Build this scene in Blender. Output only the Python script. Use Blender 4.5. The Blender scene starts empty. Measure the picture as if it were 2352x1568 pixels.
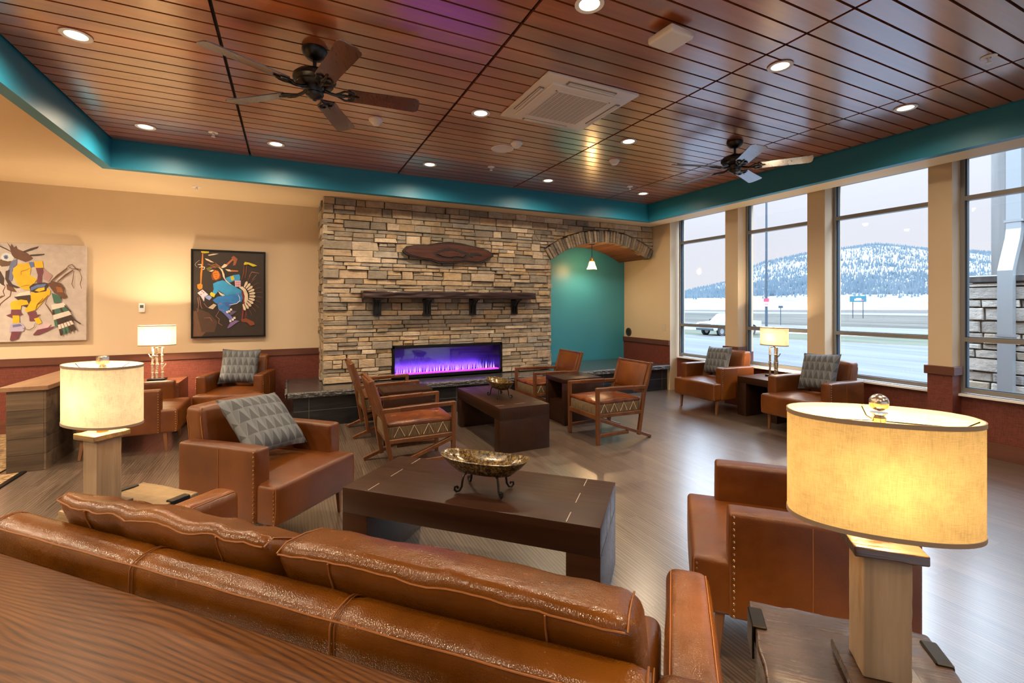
import bpy, bmesh, math, random
from math import pi, sin, cos, radians, sqrt
from mathutils import Vector, Matrix, noise
random.seed(7)
SC = bpy.context.scene
COL = SC.collection
R2 = sqrt(.5)
def W(a, b):
    """seating-group axes (45 degrees to the room) -> room axes"""
    return ((a + b) * R2, (b - a) * R2)

# ------------------------------------------------------------------ mesh builder
class MB:
    def __init__(s):
        s.bm = bmesh.new(); s.lay = None
    def col(s):
        if s.lay is None: s.lay = s.bm.loops.layers.float_color.new('Col')
        return s.lay
    def paint(s, faces, c):
        l = s.col()
        for f in faces:
            for lp in f.loops: lp[l] = (c[0], c[1], c[2], 1)
    def face(s, pts, c=None):
        f = s.bm.faces.new([s.bm.verts.new(p) for p in pts])
        if c: s.paint([f], c)
        return f
    def merge(s, t, M=None):
        vm = {}
        for v in t.verts: vm[v] = s.bm.verts.new(M @ v.co if M else v.co)
        out = []
        for f in t.faces:
            try: out.append(s.bm.faces.new([vm[v] for v in f.verts]))
            except ValueError: pass
        t.free(); return out
    def box(s, lo, hi, bev=0., seg=2, M=None, c=None):
        t = bmesh.new(); bmesh.ops.create_cube(t, size=1)
        for v in t.verts: v.co = Vector([lo[i] + (hi[i] - lo[i]) * (v.co[i] + .5) for i in range(3)])
        if bev: bmesh.ops.bevel(t, geom=list(t.edges), offset=bev, segments=seg, profile=.5, affect='EDGES')
        f = s.merge(t, M)
        if c: s.paint(f, c)
        return s
    def soft(s, lo, hi, r=.03, n=8, puff=(0, 0, 0, 0, 0, 0), fn=None, M=None):
        """rounded, optionally crowned block; puff = -x +x -y +y -z +z"""
        h = [(hi[i] - lo[i]) / 2 for i in range(3)]; ce = [(hi[i] + lo[i]) / 2 for i in range(3)]
        r = min(r, min(h) * .98)
        cs = []
        for i in range(3):
            k = [-h[i] + r * (1 - cos(j * pi / 8)) * 1.0 for j in range(0, 4)]
            mid = [-h[i] + r + (2 * h[i] - 2 * r) * j / n for j in range(n + 1)]
            cs.append(k + mid + [-q for q in reversed(k)])
        vd = {}
        def V(p):
            key = tuple(round(q, 6) for q in p)
            if key in vd: return vd[key]
            q = [max(-h[i] + r, min(h[i] - r, p[i])) for i in range(3)]
            d = Vector([p[i] - q[i] for i in range(3)])
            if d.length > 1e-9: d = d.normalized() * r
            o = Vector(q) + d
            t = [o[i] / h[i] for i in range(3)]
            for i in range(3):
                j, k = [x for x in range(3) if x != i]
                w = max(0, 1 - t[j] ** 2) * max(0, 1 - t[k] ** 2)
                o[i] += (puff[2 * i + 1] if t[i] > 0 else -puff[2 * i]) * w * abs(t[i])
            o = o + Vector(ce)
            if fn: o = Vector(fn(o))
            if M: o = M @ o
            vd[key] = s.bm.verts.new(o); return vd[key]
        for i in range(3):
            j, k = [x for x in range(3) if x != i]
            for sg in (-1, 1):
                for a in range(len(cs[j]) - 1):
                    for b in range(len(cs[k]) - 1):
                        q = []
                        for (u, w) in ((a, b), (a + 1, b), (a + 1, b + 1), (a, b + 1)):
                            p = [0, 0, 0]; p[i] = sg * h[i]; p[j] = cs[j][u]; p[k] = cs[k][w]; q.append(V(p))
                        if len(set(q)) < 3: continue
                        try: s.bm.faces.new(q)
                        except ValueError: pass
        return s
    def tube(s, pts, r, seg=8, cap=True, M=None, flat=1.):
        pts = [Vector(p) for p in pts]
        rr = r if isinstance(r, (list, tuple)) else [r] * len(pts)
        rings = []; up = None
        for i, p in enumerate(pts):
            d = (pts[min(i + 1, len(pts) - 1)] - pts[max(i - 1, 0)]).normalized()
            if up is None:
                up = Vector((0, 0, 1)) if abs(d.z) < .9 else Vector((1, 0, 0))
            x = d.cross(up)
            if x.length < 1e-5: x = d.orthogonal()
            x.normalize(); y = x.cross(d).normalized(); up = y
            ring = []
            for k in range(seg):
                a = 2 * pi * k / seg
                q = p + x * cos(a) * rr[i] + y * sin(a) * rr[i] * flat
                ring.append(s.bm.verts.new(M @ q if M else q))
            rings.append(ring)
        for i in range(len(rings) - 1):
            for k in range(seg):
                s.bm.faces.new((rings[i][k], rings[i][(k + 1) % seg], rings[i + 1][(k + 1) % seg], rings[i + 1][k]))
        if cap:
            s.bm.faces.new(rings[0]); s.bm.faces.new(list(reversed(rings[-1])))
        return s
    def bar(s, p, q, w, h, M=None, bev=.004):
        """square bar from p to q, w wide sideways, h deep"""
        p, q = Vector(p), Vector(q); d = q - p; L = d.length; d.normalize()
        side = d.cross(Vector((0, 0, 1)))
        if side.length < 1e-4: side = Vector((0, 1, 0))
        side.normalize(); up = side.cross(d)
        X = Matrix((( d.x, side.x, up.x, p.x), (d.y, side.y, up.y, p.y), (d.z, side.z, up.z, p.z), (0, 0, 0, 1)))
        return s.box((0, -w / 2, -h / 2), (L, w / 2, h / 2), bev, 1, (M @ X) if M else X)
    def lathe(s, prof, cx=0, cy=0, seg=24, sx=1., sy=1., M=None, cap=False):
        rings = []
        for (r, z) in prof:
            ring = []
            for k in range(seg):
                a = 2 * pi * k / seg
                q = Vector((cx + cos(a) * r * sx, cy + sin(a) * r * sy, z))
                ring.append(s.bm.verts.new(M @ q if M else q))
            rings.append(ring)
        for i in range(len(rings) - 1):
            for k in range(seg):
                s.bm.faces.new((rings[i][k], rings[i][(k + 1) % seg], rings[i + 1][(k + 1) % seg], rings[i + 1][k]))
        if cap:
            s.bm.faces.new(list(reversed(rings[0]))); s.bm.faces.new(rings[-1])
        return s
    def ball(s, c, r, u=12, v=8, sc=(1, 1, 1), M=None):
        t = bmesh.new(); bmesh.ops.create_uvsphere(t, u_segments=u, v_segments=v, radius=r)
        X = Matrix.Translation(c) @ Matrix.Diagonal((*sc, 1))
        s.merge(t, (M @ X) if M else X); return s
    def prism(s, poly, y0, y1, axis='y', inset=0., c=None):
        """polygon given in two axes, extruded along axis; inset chamfers the y1 end"""
        def P(p, d):
            if axis == 'y': return (p[0], d, p[1])
            if axis == 'x': return (d, p[0], p[1])
            return (p[0], p[1], d)
        n = len(poly); cx = sum(p[0] for p in poly) / n; cy = sum(p[1] for p in poly) / n
        A = [s.bm.verts.new(P(p, y0)) for p in poly]
        rings = [A]
        if inset:
            ym = y1 + (y0 - y1) * min(.5, inset / max(1e-6, abs(y1 - y0)))
            rings.append([s.bm.verts.new(P(p, ym)) for p in poly])
            ins = []
            for p in poly:
                dx, dy = cx - p[0], cy - p[1]; L = max(1e-6, sqrt(dx * dx + dy * dy))
                k = min(.4, inset * 1.3 / L); ins.append((p[0] + dx * k, p[1] + dy * k))
            rings.append([s.bm.verts.new(P(p, y1)) for p in ins])
        else: rings.append([s.bm.verts.new(P(p, y1)) for p in poly])
        fs = [s.bm.faces.new(rings[-1]), s.bm.faces.new(list(reversed(A)))]
        for a, b in zip(rings, rings[1:]):
            for i in range(n): fs.append(s.bm.faces.new((a[i], a[(i + 1) % n], b[(i + 1) % n], b[i])))
        if c: s.paint(fs, c)
        return s
    def build(s, name, mat, parent=None, smooth=35, kind=None, label=None):
        bmesh.ops.recalc_face_normals(s.bm, faces=list(s.bm.faces))
        me = bpy.data.meshes.new(name); s.bm.to_mesh(me); s.bm.free()
        if smooth:
            me.shade_smooth(); me.set_sharp_from_angle(angle=radians(smooth))
        for m in (mat if isinstance(mat, (list, tuple)) else [mat]): me.materials.append(m)
        o = bpy.data.objects.new(name, me); COL.objects.link(o)
        if parent is not None: o.parent = parent
        if kind: o['kind'] = kind
        if label: o['label'] = label
        return o

def thing(name, label, cat, loc=(0, 0, 0), rz=0., group=None):
    o = bpy.data.objects.new(name, None); COL.objects.link(o)
    o.empty_display_size = .1
    o.location = loc; o.rotation_euler = (0, 0, rz)
    o['label'] = label; o['category'] = cat
    if group: o['group'] = group
    return o
def tag(o, label, cat, group=None, kind=None):
    o['label'] = label; o['category'] = cat
    if group: o['group'] = group
    if kind: o['kind'] = kind
    return o
def struct(o, label=None, cat=None):
    o['kind'] = 'structure'
    if label: o['label'] = label
    if cat: o['category'] = cat
    return o
def dup(root, loc, rz, label):
    kids = {}
    for x in list(COL.objects):
        if x.parent: kids.setdefault(x.parent, []).append(x)
    def cp(o, par):
        c = o.copy(); COL.objects.link(c)
        if par is not None: c.parent = par
        for ch in kids.get(o, []): cp(ch, c)
        return c
    r = cp(root, None); r.location = loc; r.rotation_euler = (0, 0, rz); r['label'] = label
    return r
def light(name, typ, loc, power, color, parent=None, size=.05, spot=None, blend=.5, rot=None):
    d = bpy.data.lights.new(name, typ); d.energy = power; d.color = color
    if typ in ('POINT', 'SPOT'): d.shadow_soft_size = size
    if typ == 'SPOT': d.spot_size = radians(spot); d.spot_blend = blend
    if typ == 'AREA':
        d.shape = 'RECTANGLE'; d.size, d.size_y = size
    o = bpy.data.objects.new(name, d); COL.objects.link(o); o.location = loc
    if rot: o.rotation_euler = rot
    if parent is not None: o.parent = parent
    return o

# ------------------------------------------------------------------ materials
class NT:
    def __init__(s, name):
        s.m = bpy.data.materials.new(name); s.m.use_nodes = True
        s.t = s.m.node_tree; s.t.nodes.clear()
        s.out = s.t.nodes.new('ShaderNodeOutputMaterial')
    def n(s, typ, ins=None, **at):
        nd = s.t.nodes.new('ShaderNode' + typ)
        for k, v in at.items(): setattr(nd, k, v)
        for k, v in (ins or {}).items():
            sk = nd.inputs[k]
            if isinstance(v, bpy.types.NodeSocket): s.t.links.new(v, sk)
            else:
                if hasattr(sk.default_value, '__len__') and not hasattr(v, '__len__'): v = (v,) * len(sk.default_value)
                if sk.type == 'RGBA' and len(v) == 3: v = (*v, 1)
                sk.default_value = v
        return nd
    def obj(s): return s.n('TexCoord').outputs['Object']
    def map(s, vec, sc=(1, 1, 1), rot=(0, 0, 0), loc=(0, 0, 0)):
        return s.n('Mapping', {'Vector': vec, 'Scale': sc, 'Rotation': rot, 'Location': loc}).outputs[0]
    def noise(s, vec, scale, detail=4, rough=.55, dist=0.):
        return s.n('TexNoise', {'Vector': vec, 'Scale': scale, 'Detail': detail, 'Roughness': rough, 'Distortion': dist}).outputs['Fac']
    def math(s, op, a, b=0., clamp=False):
        nd = s.n('Math', {0: a, 1: b}, operation=op); nd.use_clamp = clamp; return nd.outputs[0]
    def mix(s, f, a, b, mode='MIX'):
        nd = s.n('Mix', data_type='RGBA', blend_type=mode)
        for k, v in ((0, f), (6, a), (7, b)):
            sk = nd.inputs[k]
            if isinstance(v, bpy.types.NodeSocket): s.t.links.new(v, sk)
            elif k == 0: sk.default_value = v
            else: sk.default_value = (*v[:3], 1)
        return nd.outputs[2]
    def ramp(s, f, stops):
        nd = s.n('ValToRGB', {'Fac': f}); e = nd.color_ramp.elements
        while len(e) < len(stops): e.new(.5)
        for el, (p, c) in zip(e, stops):
            el.position = p; el.color = (*c, 1) if hasattr(c, '__len__') else (c, c, c, 1)
        return nd.outputs[0]
    def attr(s, name='Col'): return s.n('Attribute', attribute_name=name).outputs['Color']
    def bump(s, h, st=.2, dist=.01):
        return s.n('Bump', {'Height': h, 'Strength': st, 'Distance': dist}).outputs[0]
    def bsdf(s, col, rough=.5, metal=0., bump=None, coat=0., crough=.1, spec=.5, **ins):
        d = {'Base Color': col, 'Roughness': rough, 'Metallic': metal, 'Coat Weight': coat, 'Coat Roughness': crough, 'Specular IOR Level': spec}
        if bump is not None: d['Normal'] = bump
        d.update(ins)
        b = s.n('BsdfPrincipled', d); s.t.links.new(b.outputs[0], s.out.inputs[0]); return s.m
    def surf(s, sh):
        s.t.links.new(sh, s.out.inputs[0]); return s.m

def plain(name, col, rough=.5, metal=0., **k): return NT(name).bsdf(col, rough, metal, **k)
def paint(name, col, rough=.6):
    t = NT(name); v = t.obj()
    f = t.noise(v, 2.2, 3); c = t.mix(f, [q * .95 for q in col], [q * 1.04 for q in col])
    return t.bsdf(c, rough, bump=t.bump(t.noise(v, 260, 2), .06, .002))
def wood(name, dark, light, axis=0, fine=1., rough=.4, coat=0., bump=.15, vcol=False, spec=.5, spread=(.32, .68), crough=.12):
    t = NT(name); v = t.obj()
    rnd = t.n('ObjectInfo').outputs['Random']
    off = t.n('VectorMath', {0: v, 1: t.n('CombineXYZ', {0: t.math('MULTIPLY', rnd, 7.), 1: t.math('MULTIPLY', rnd, 3.), 2: t.math('MULTIPLY', rnd, 5.)}).outputs[0]}, operation='ADD').outputs[0]
    s1 = [9 * fine] * 3; s1[axis] = .8 * fine
    s2 = [70 * fine] * 3; s2[axis] = 2.2 * fine
    a = t.noise(t.map(off, s1), 1., 5, .6, .9); b = t.noise(t.map(off, s2), 1., 4, .65, .2)
    f = t.math('ADD', t.math('MULTIPLY', a, .7), t.math('MULTIPLY', b, .3))
    c = t.ramp(f, [(spread[0], dark), (spread[1], light)])
    if vcol: c = t.mix(1., c, t.attr(), 'MULTIPLY')
    return t.bsdf(c, t.ramp(b, [(.3, rough * .85), (.7, min(1, rough * 1.2))]), bump=t.bump(b, bump, .004), coat=coat, spec=spec, crough=crough, **({'Coat IOR': 3.1} if coat > .6 else {}))
def leather(name, dark, light, rough=.36):
    t = NT(name); v = t.obj()
    a = t.noise(v, 2.2, 3, .5, .3); b = t.noise(v, 17, 4, .6)
    f = t.math('ADD', t.math('MULTIPLY', a, .8), t.math('MULTIPLY', b, .2))
    c = t.ramp(f, [(.30, dark), (.5, [(p + q) / 2 for p, q in zip(dark, light)]), (.72, light)])
    g = t.n('TexVoronoi', {'Vector': v, 'Scale': 330.}, feature='F1').outputs['Distance']
    h = t.math('ADD', t.math('MULTIPLY', g, .35), t.math('MULTIPLY', t.noise(v, 14, 3, .5, .5), .7))
    return t.bsdf(c, t.ramp(b, [(.3, rough * .8), (.7, rough * 1.25)]), bump=t.bump(h, .22, .006), spec=.5)
def emis(name, col, st):
    t = NT(name); return t.surf(t.n('Emission', {'Color': col, 'Strength': st}).outputs[0])
SKY = 2.0; EXPO = 0.92
# ------------------------------------------------------------------ palette
CREAM = paint('cream_paint', (.68, .54, .37))
SOFFIT = paint('soffit_paint', (.78, .63, .42))
TEAL = paint('teal_paint', (.017, .25, .41), .45)
TEAL_LIT = paint('teal_paint_daylit', (.05, .31, .43), .4)  # same teal made lighter, window light put into the colour
FRAME = plain('bronze_aluminium', (.27, .265, .26), .38, .3)
FRAME_IN = plain('window_gasket', (.03, .06, .09), .4)
BLACK = plain('black_metal', (.012, .011, .011), .35, .6)
IRON = plain('wrought_iron', (.035, .032, .03), .32, .9)
WHITE = plain('white_plastic', (.93, .93, .93), .42)
GREYV = plain('grey_slot', (.30, .26, .21), .5)
CHROME = plain('brushed_nickel', (.62, .56, .48), .22, 1.)
BRASS = plain('aged_brass', (.62, .36, .10), .28, 1.)
LEATHER = leather('cognac_leather', (.064, .0145, .0012), (.182, .052, .0045))
LEATHER_S = leather('sofa_leather', (.060, .0155, .001), (.205, .065, .004), .23)
STITCH = plain('tan_stitching', (.25, .085, .016), .45)
NAIL = plain('nailhead_brass', (.55, .33, .16), .3, 1.)
CHAIRWOOD = wood('oiled_chair_wood', (.070, .023, .006), (.175, .062, .018), 2, 1., .38)
LEGWOOD = wood('leg_wood', (.15, .06, .022), (.30, .13, .05), 2, 1., .4)
WALNUT = wood('dark_walnut', (.014, .005, .0025), (.046, .017, .0075), 0, .6, .38, 0., .02, spread=(.25, .75), spec=.22)
WALNUT_Y = wood('dark_walnut_lengthwise', (.018, .0065, .0035), (.050, .019, .009), 1, .8, .28, .25, .08, crough=.18)
GLINT = plain('painted_joint_glint', (.30, .24, .20), .35)  # reflection in the joint grooves, painted as a pale colour
JOINT = plain('joint_line', (.008, .004, .003), .5)
RUSTIC = wood('distressed_brown_wood', (.012, .006, .004), (.058, .028, .016), 0, 1.4, .30, .6, .9, crough=.2)
RUSTIC_PALE = wood('distressed_tan_wood', (.07, .045, .022), (.30, .20, .10), 0, 1.4, .35, .2, .6, crough=.25)
GREYPOST = wood('weathered_post', (.20, .14, .085), (.42, .32, .22), 2, 1.2, .6, 0, .3)
BARN = wood('reclaimed_barn_wood', (.035, .020, .012), (.19, .125, .075), 0, .9, .65, 0, .4, vcol=True)
SHELFTOP = wood('divider_top_wood', (.20, .105, .055), (.34, .20, .115), 1, .8, .42)
RAIL = wood('chair_rail_wood', (.075, .022, .012), (.16, .055, .032), 0, .9, .42)
RAIL_Y = wood('chair_rail_wood_lengthwise', (.075, .022, .012), (.16, .055, .032), 1, .9, .42)
MANTEL = wood('mantel_beam_wood', (.008, .002, .0015), (.040, .010, .006), 0, .9, .35, .2, .9)
SLABW = wood('live_edge_wood', (.025, .006, .002), (.11, .030, .011), 0, 1., .28, .3, .3)
BARK = plain('dark_bark', (.010, .004, .003), .5)
ARCHWOOD = wood('arch_plank_wood', (.075, .022, .007), (.34, .125, .04), 1, .9, .55, 0, .4, vcol=True)
CEILW = wood('ceiling_plank_wood', (.25, .055, .010), (.52, .135, .025), 0, .55, .34, 1., .04, vcol=True, crough=.20)
GAP = plain('black_reveal', (.008, .004, .003), .8)
BLADE = wood('fan_blade_wood', (.035, .006, .005), (.10, .022, .016), 0, 1., .30, .8, .03, crough=.16)

def _wainscot():
    t = NT('woven_wainscot'); v = t.obj()
    a = t.noise(t.map(v, (14, 14, 260)), 1., 3, .6); b = t.noise(t.map(v, (220, 220, 20)), 1., 2, .5)
    f = t.math('ADD', t.math('MULTIPLY', a, .6), t.math('MULTIPLY', b, .4))
    c = t.ramp(f, [(.34, (.085, .016, .010)), (.66, (.22, .052, .030))])
    return t.bsdf(c, .55, bump=t.bump(f, .25, .004))
WAINS = _wainscot()

def _floor():
    t = NT('floor_planks'); v = t.obj()
    q = t.map(v, (1, 1, 1), (0, 0, pi / 2))
    br = t.n('TexBrick', {'Vector': q, 'Color1': (.30, .30, .30), 'Color2': (.72, .72, .72), 'Mortar': (0, 0, 0), 'Scale': 1., 'Mortar Size': .0016, 'Mortar Smooth': .1, 'Bias': 0., 'Brick Width': 1.22, 'Row Height': .178})
    br.offset = .37; br.offset_frequency = 2
    tone = br.outputs['Color']
    idv = t.n('VectorMath', {0: v, 1: t.n('CombineXYZ', {0: t.math('MULTIPLY', tone, 9.), 1: t.math('MULTIPLY', tone, 17.)}).outputs[0]}, operation='ADD').outputs[0]
    a = t.noise(t.map(idv, (7, .8, 1)), 1., 5, .6, 1.6)
    w = t.n('TexWave', {'Vector': t.map(idv, (5.5, .5, 1)), 'Scale': 3., 'Distortion': 7., 'Detail': 3., 'Detail Scale': 1.2}, wave_type='BANDS', bands_direction='X').outputs['Fac']
    b = t.noise(t.map(idv, (120, 3, 1)), 1., 3, .6)
    f = t.math('ADD', t.math('ADD', t.math('MULTIPLY', a, .52), t.math('MULTIPLY', b, .2)), t.math('MULTIPLY', w, .28))
    c = t.ramp(f, [(.30, (.048, .031, .021)), (.55, (.122, .083, .058)), (.75, (.19, .137, .100))])
    c = t.mix(.55, c, t.ramp(tone, [(.0, .35), (.3, .78), (.72, 1.15)]), 'MULTIPLY')
    h = t.math('ADD', t.math('MULTIPLY', f, .5), t.math('MULTIPLY', t.math('SUBTRACT', 1., br.outputs['Fac']), 1.))
    return t.bsdf(c, t.ramp(b, [(.3, .30), (.7, .42)]), bump=t.bump(h, .06, .003), coat=1., crough=.25, spec=.6, **{'Coat IOR': 2.4})
FLOOR = _floor()

def _console():
    t = NT('oak_console_wood'); v = t.obj()
    n1 = t.noise(t.map(v, (.7, 2.6, 2.6)), 1., 2, .45)
    x = t.n('SeparateXYZ', {0: v})
    ph = t.math('ADD', t.math('MULTIPLY', x.outputs[1], 235.), t.math('MULTIPLY', n1, 95.))
    w = t.math('ADD', .5, t.math('MULTIPLY', t.math('SINE', t.math('MULTIPLY', ph, 2.6)), .5))
    p = t.noise(t.map(v, (4, 170, 170)), 1., 4, .7)
    k = t.noise(t.map(v, (1.3, 4., 4.)), 1., 3, .5, .6)
    f = t.math('ADD', t.math('MULTIPLY', t.math('POWER', w, 2.2), .17), t.math('ADD', t.math('MULTIPLY', p, .46), t.math('MULTIPLY', k, .30)))
    c = t.ramp(f, [(.30, (.165, .066, .018)), (.44, (.105, .038, .010)), (.64, (.028, .010, .003))])
    return t.bsdf(c, .42, bump=t.bump(p, .12, .003), spec=.3)
CONSOLE = _console()

def _stone(name='ledge_stone', cold=False):
    t = NT(name); v = t.obj()
    a = t.noise(v, 9, 6, .65, .5); b = t.noise(t.map(v, (14, 14, 60)), 1., 5, .65)
    m = t.ramp(t.math('ADD', t.math('MULTIPLY', a, .6), t.math('MULTIPLY', b, .4)), [(.30, .55), (.5, .95), (.7, 1.25)])
    c = t.mix(1., t.attr(), m, 'MULTIPLY')
    h = t.math('ADD', t.noise(v, 22, 6, .7), t.math('MULTIPLY', b, .6))
    return t.bsdf(c, .85, bump=t.bump(h, .7, .02), spec=.2)
STONE = _stone()
MORTAR = plain('dark_mortar', (.10, .072, .048), .95)  # dark mortar behind and between the stones

def _slate():
    t = NT('hearth_slate'); v = t.obj(); a = t.noise(v, 14, 6, .65)
    return t.bsdf(t.ramp(a, [(.3, (.022, .022, .024)), (.7, (.075, .074, .074))]), .26, bump=t.bump(t.noise(v, 40, 5, .7), .15, .006), coat=.4)
SLATE = _slate()
def _chisel():
    t = NT('hearth_chiselled_edge'); v = t.obj(); a = t.noise(v, 60, 5, .7)
    return t.bsdf(t.ramp(a, [(.35, (.03, .03, .032)), (.68, (.30, .30, .31))]), .45, bump=t.bump(t.noise(v, 45, 5, .75), 1., .03))
CHISEL = _chisel()
def _tile():
    t = NT('black_hearth_tile'); v = t.obj(); x = t.n('SeparateXYZ', {0: v})
    def gl(s, pitch, off):
        f = t.math('FRACT', t.math('DIVIDE', t.math('ADD', s, off), pitch)); return t.math('LESS_THAN', f, .006 / pitch)
    g = t.math('MAXIMUM', gl(x.outputs[0], .60, 10.0), gl(x.outputs[2], .30, .115))
    c = t.mix(g, t.ramp(t.noise(t.map(v, (5, 5, 40)), 1., 4), [(.3, (.008, .008, .010)), (.7, (.022, .022, .026))]), (.12, .12, .12))
    return t.bsdf(c, .38)
TILE = _tile()

def _linen(name, col, trans):
    t = NT(name); v = t.obj()
    a = t.noise(t.map(v, (900, 900, 40)), 1., 2, .6); b = t.noise(t.map(v, (60, 60, 1100)), 1., 2, .6)
    s = t.noise(v, 24, 3, .6)
    f = t.math('ADD', t.math('ADD', t.math('MULTIPLY', a, .36), t.math('MULTIPLY', b, .36)), t.math('MULTIPLY', s, .28))
    c = t.ramp(f, [(.36, [q * .66 for q in col]), (.54, col), (.7, [min(1, q * 1.1) for q in col])])
    d = t.n('BsdfDiffuse', {'Color': c}).outputs[0]; tr = t.n('BsdfTranslucent', {'Color': c}).outputs[0]
    return t.surf(t.n('MixShader', {0: trans, 1: d, 2: tr}).outputs[0])
LINEN = _linen('linen_shade', (.80, .58, .27), .05)
LINEN_W = _linen('ivory_shade', (.84, .72, .52), .05)
SHADE_IN = LINEN
TAPE = plain('taupe_shade_tape', (.30, .225, .16), .8)
BULB = emis('lamp_bulb', (1., .72, .36), 14.)

def _pillow():
    t = NT('triangle_pillow_fabric'); v = t.obj(); x = t.n('SeparateXYZ', {0: v})
    u = t.math('DIVIDE', t.math('ADD', x.outputs[1], 5.), .062); w = t.math('DIVIDE', t.math('ADD', x.outputs[2], 5.), .098)
    fu = t.math('FRACT', u); fw = t.math('FRACT', w)
    tri = t.math('MULTIPLY', t.math('ABSOLUTE', t.math('SUBTRACT', fu, .5)), 2.)
    m = t.math('LESS_THAN', tri, fw)
    half = t.math('LESS_THAN', fu, .5)
    ln = t.math('MAXIMUM', t.math('LESS_THAN', t.math('ABSOLUTE', t.math('SUBTRACT', tri, fw)), .05), t.math('LESS_THAN', fw, .04))
    nz = t.noise(v, 300, 2, .6)
    base = t.mix(nz, (.036, .040, .047), (.070, .077, .088))
    c = t.mix(t.math('MULTIPLY', m, t.math('ADD', .55, t.math('MULTIPLY', half, .45))), base, (.135, .15, .175))
    c = t.mix(t.math('MULTIPLY', ln, .6), c, (.17, .18, .195))
    return t.bsdf(c, .62, bump=t.bump(nz, .2, .003), Sheen_Weight=.2) if False else t.bsdf(c, .6, bump=t.bump(nz, .2, .003))
PILLOW = _pillow()
def _cord():
    t = NT('olive_corduroy'); v = t.obj()
    w = t.noise(t.map(v, (260, 260, 8)), 1., 2, .5)
    return t.bsdf(t.ramp(w, [(.35, (.06, .036, .016)), (.65, (.20, .13, .065))]), .8, bump=t.bump(w, .4, .004))
CORD = _cord()
LACE = plain('cream_lacing', (.72, .60, .42), .6)
def _hide():
    t = NT('seat_hide'); v = t.obj(); a = t.noise(v, 5.5, 4, .55, .5)
    c = t.ramp(a, [(.36, (.085, .018, .004)), (.6, (.18, .048, .011)), (.74, (.34, .21, .13))])
    return t.bsdf(c, .26, bump=t.bump(t.noise(v, 60, 4, .6), .15, .005))
HIDE = _hide()
def _bowl():
    t = NT('mottled_bronze_glaze'); v = t.obj(); a = t.noise(v, 62, 4, .65, .6)
    return t.bsdf(t.ramp(a, [(.38, (.012, .008, .004)), (.5, (.10, .06, .016)), (.70, (.33, .23, .085))]), .22, .15, bump=t.bump(a, .2, .004), coat=.4)
BOWL = _bowl()
def _birch(name, dark):
    t = NT(name); v = t.obj(); a = t.noise(t.map(v, (40, 40, 90)), 1., 4, .7)
    c = (.045, .035, .028) if dark else (.16, .10, .06); l = (.30, .25, .20) if dark else (.72, .62, .48)
    return t.bsdf(t.ramp(a, [(.34, c), (.56, l)]), .4, .3 if dark else .1, bump=t.bump(a, .4, .006))
BIRCH = _birch('silver_birch', False); BIRCH_BACKLIT = _birch('silver_birch_backlit', True)  # second is the same birch with backlit shade put into its colour
def _carpet():
    t = NT('patterned_carpet'); v = t.obj()
    a = t.noise(t.map(v, (16, 40, 1), (0, 0, .5)), 1., 4, .6, 1.)
    return t.bsdf(t.ramp(a, [(.36, (.085, .052, .026)), (.52, (.30, .19, .09)), (.68, (.50, .36, .19))]), .95, bump=t.bump(t.noise(v, 300, 2), .5, .01))
CARPET = _carpet()
def _glass(name, tint=(1, 1, 1), k=1.):
    t = NT(name)
    fr = t.n('Fresnel', {'IOR': 1.45}).outputs[0]
    return t.surf(t.n('MixShader', {0: t.math('MULTIPLY', fr, k), 1: t.n('BsdfTransparent', {'Color': tint}).outputs[0], 2: t.n('BsdfGlossy', {'Color': (1, 1, 1), 'Roughness': .0}).outputs[0]}).outputs[0])
GLASS = _glass('window_glass', (.97, .985, 1.), .8)
FIREGLASS = _glass('fireplace_glass', (.85, .85, .95), 2.2)
AMBER = None
def _amber():
    t = NT('amber_glass_shade')
    d = t.n('BsdfTranslucent', {'Color': (1., .74, .40)}).outputs[0]; g = t.n('BsdfTransparent', {'Color': (1., .82, .55)}).outputs[0]
    m = t.n('MixShader', {0: .45, 1: d, 2: g}).outputs[0]
    return t.surf(t.n('MixShader', {0: .12, 1: m, 2: t.n('BsdfGlossy', {'Roughness': .1}).outputs[0]}).outputs[0])
AMBER = _amber()
def _art():
    t = NT('artist_paint'); v = t.obj(); a = t.noise(v, 16, 3, .5)
    return t.bsdf(t.mix(1., t.attr(), t.ramp(a, [(.3, .9), (.7, 1.08)]), 'MULTIPLY'), .5, bump=t.bump(a, .05, .003))
ART = _art()
def _flame():
    t = NT('flame_light'); v = t.obj(); z = t.n('SeparateXYZ', {0: v}).outputs[2]
    f = t.math('DIVIDE', t.math('SUBTRACT', z, .50), .22, True)
    c = t.ramp(f, [(0., (.95, .30, .85)), (.12, (.55, .30, 1.)), (.4, (.10, .08, 1.)), (1., (.01, .01, .35))])
    s = t.ramp(f, [(0., 1.), (.25, .75), (.6, .30), (1., .05)])
    em = t.n('Emission', {'Color': c, 'Strength': t.math('MULTIPLY', s, 2.0)}).outputs[0]
    return t.surf(t.n('MixShader', {0: .55, 1: t.n('BsdfTransparent').outputs[0], 2: em}).outputs[0])
FLAME = _flame()
EMBER = emis('ember_light', (.62, .05, .85), 1.3)
EMBER_DIM = emis('blue_back_light', (.06, .02, .9), .6)
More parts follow.
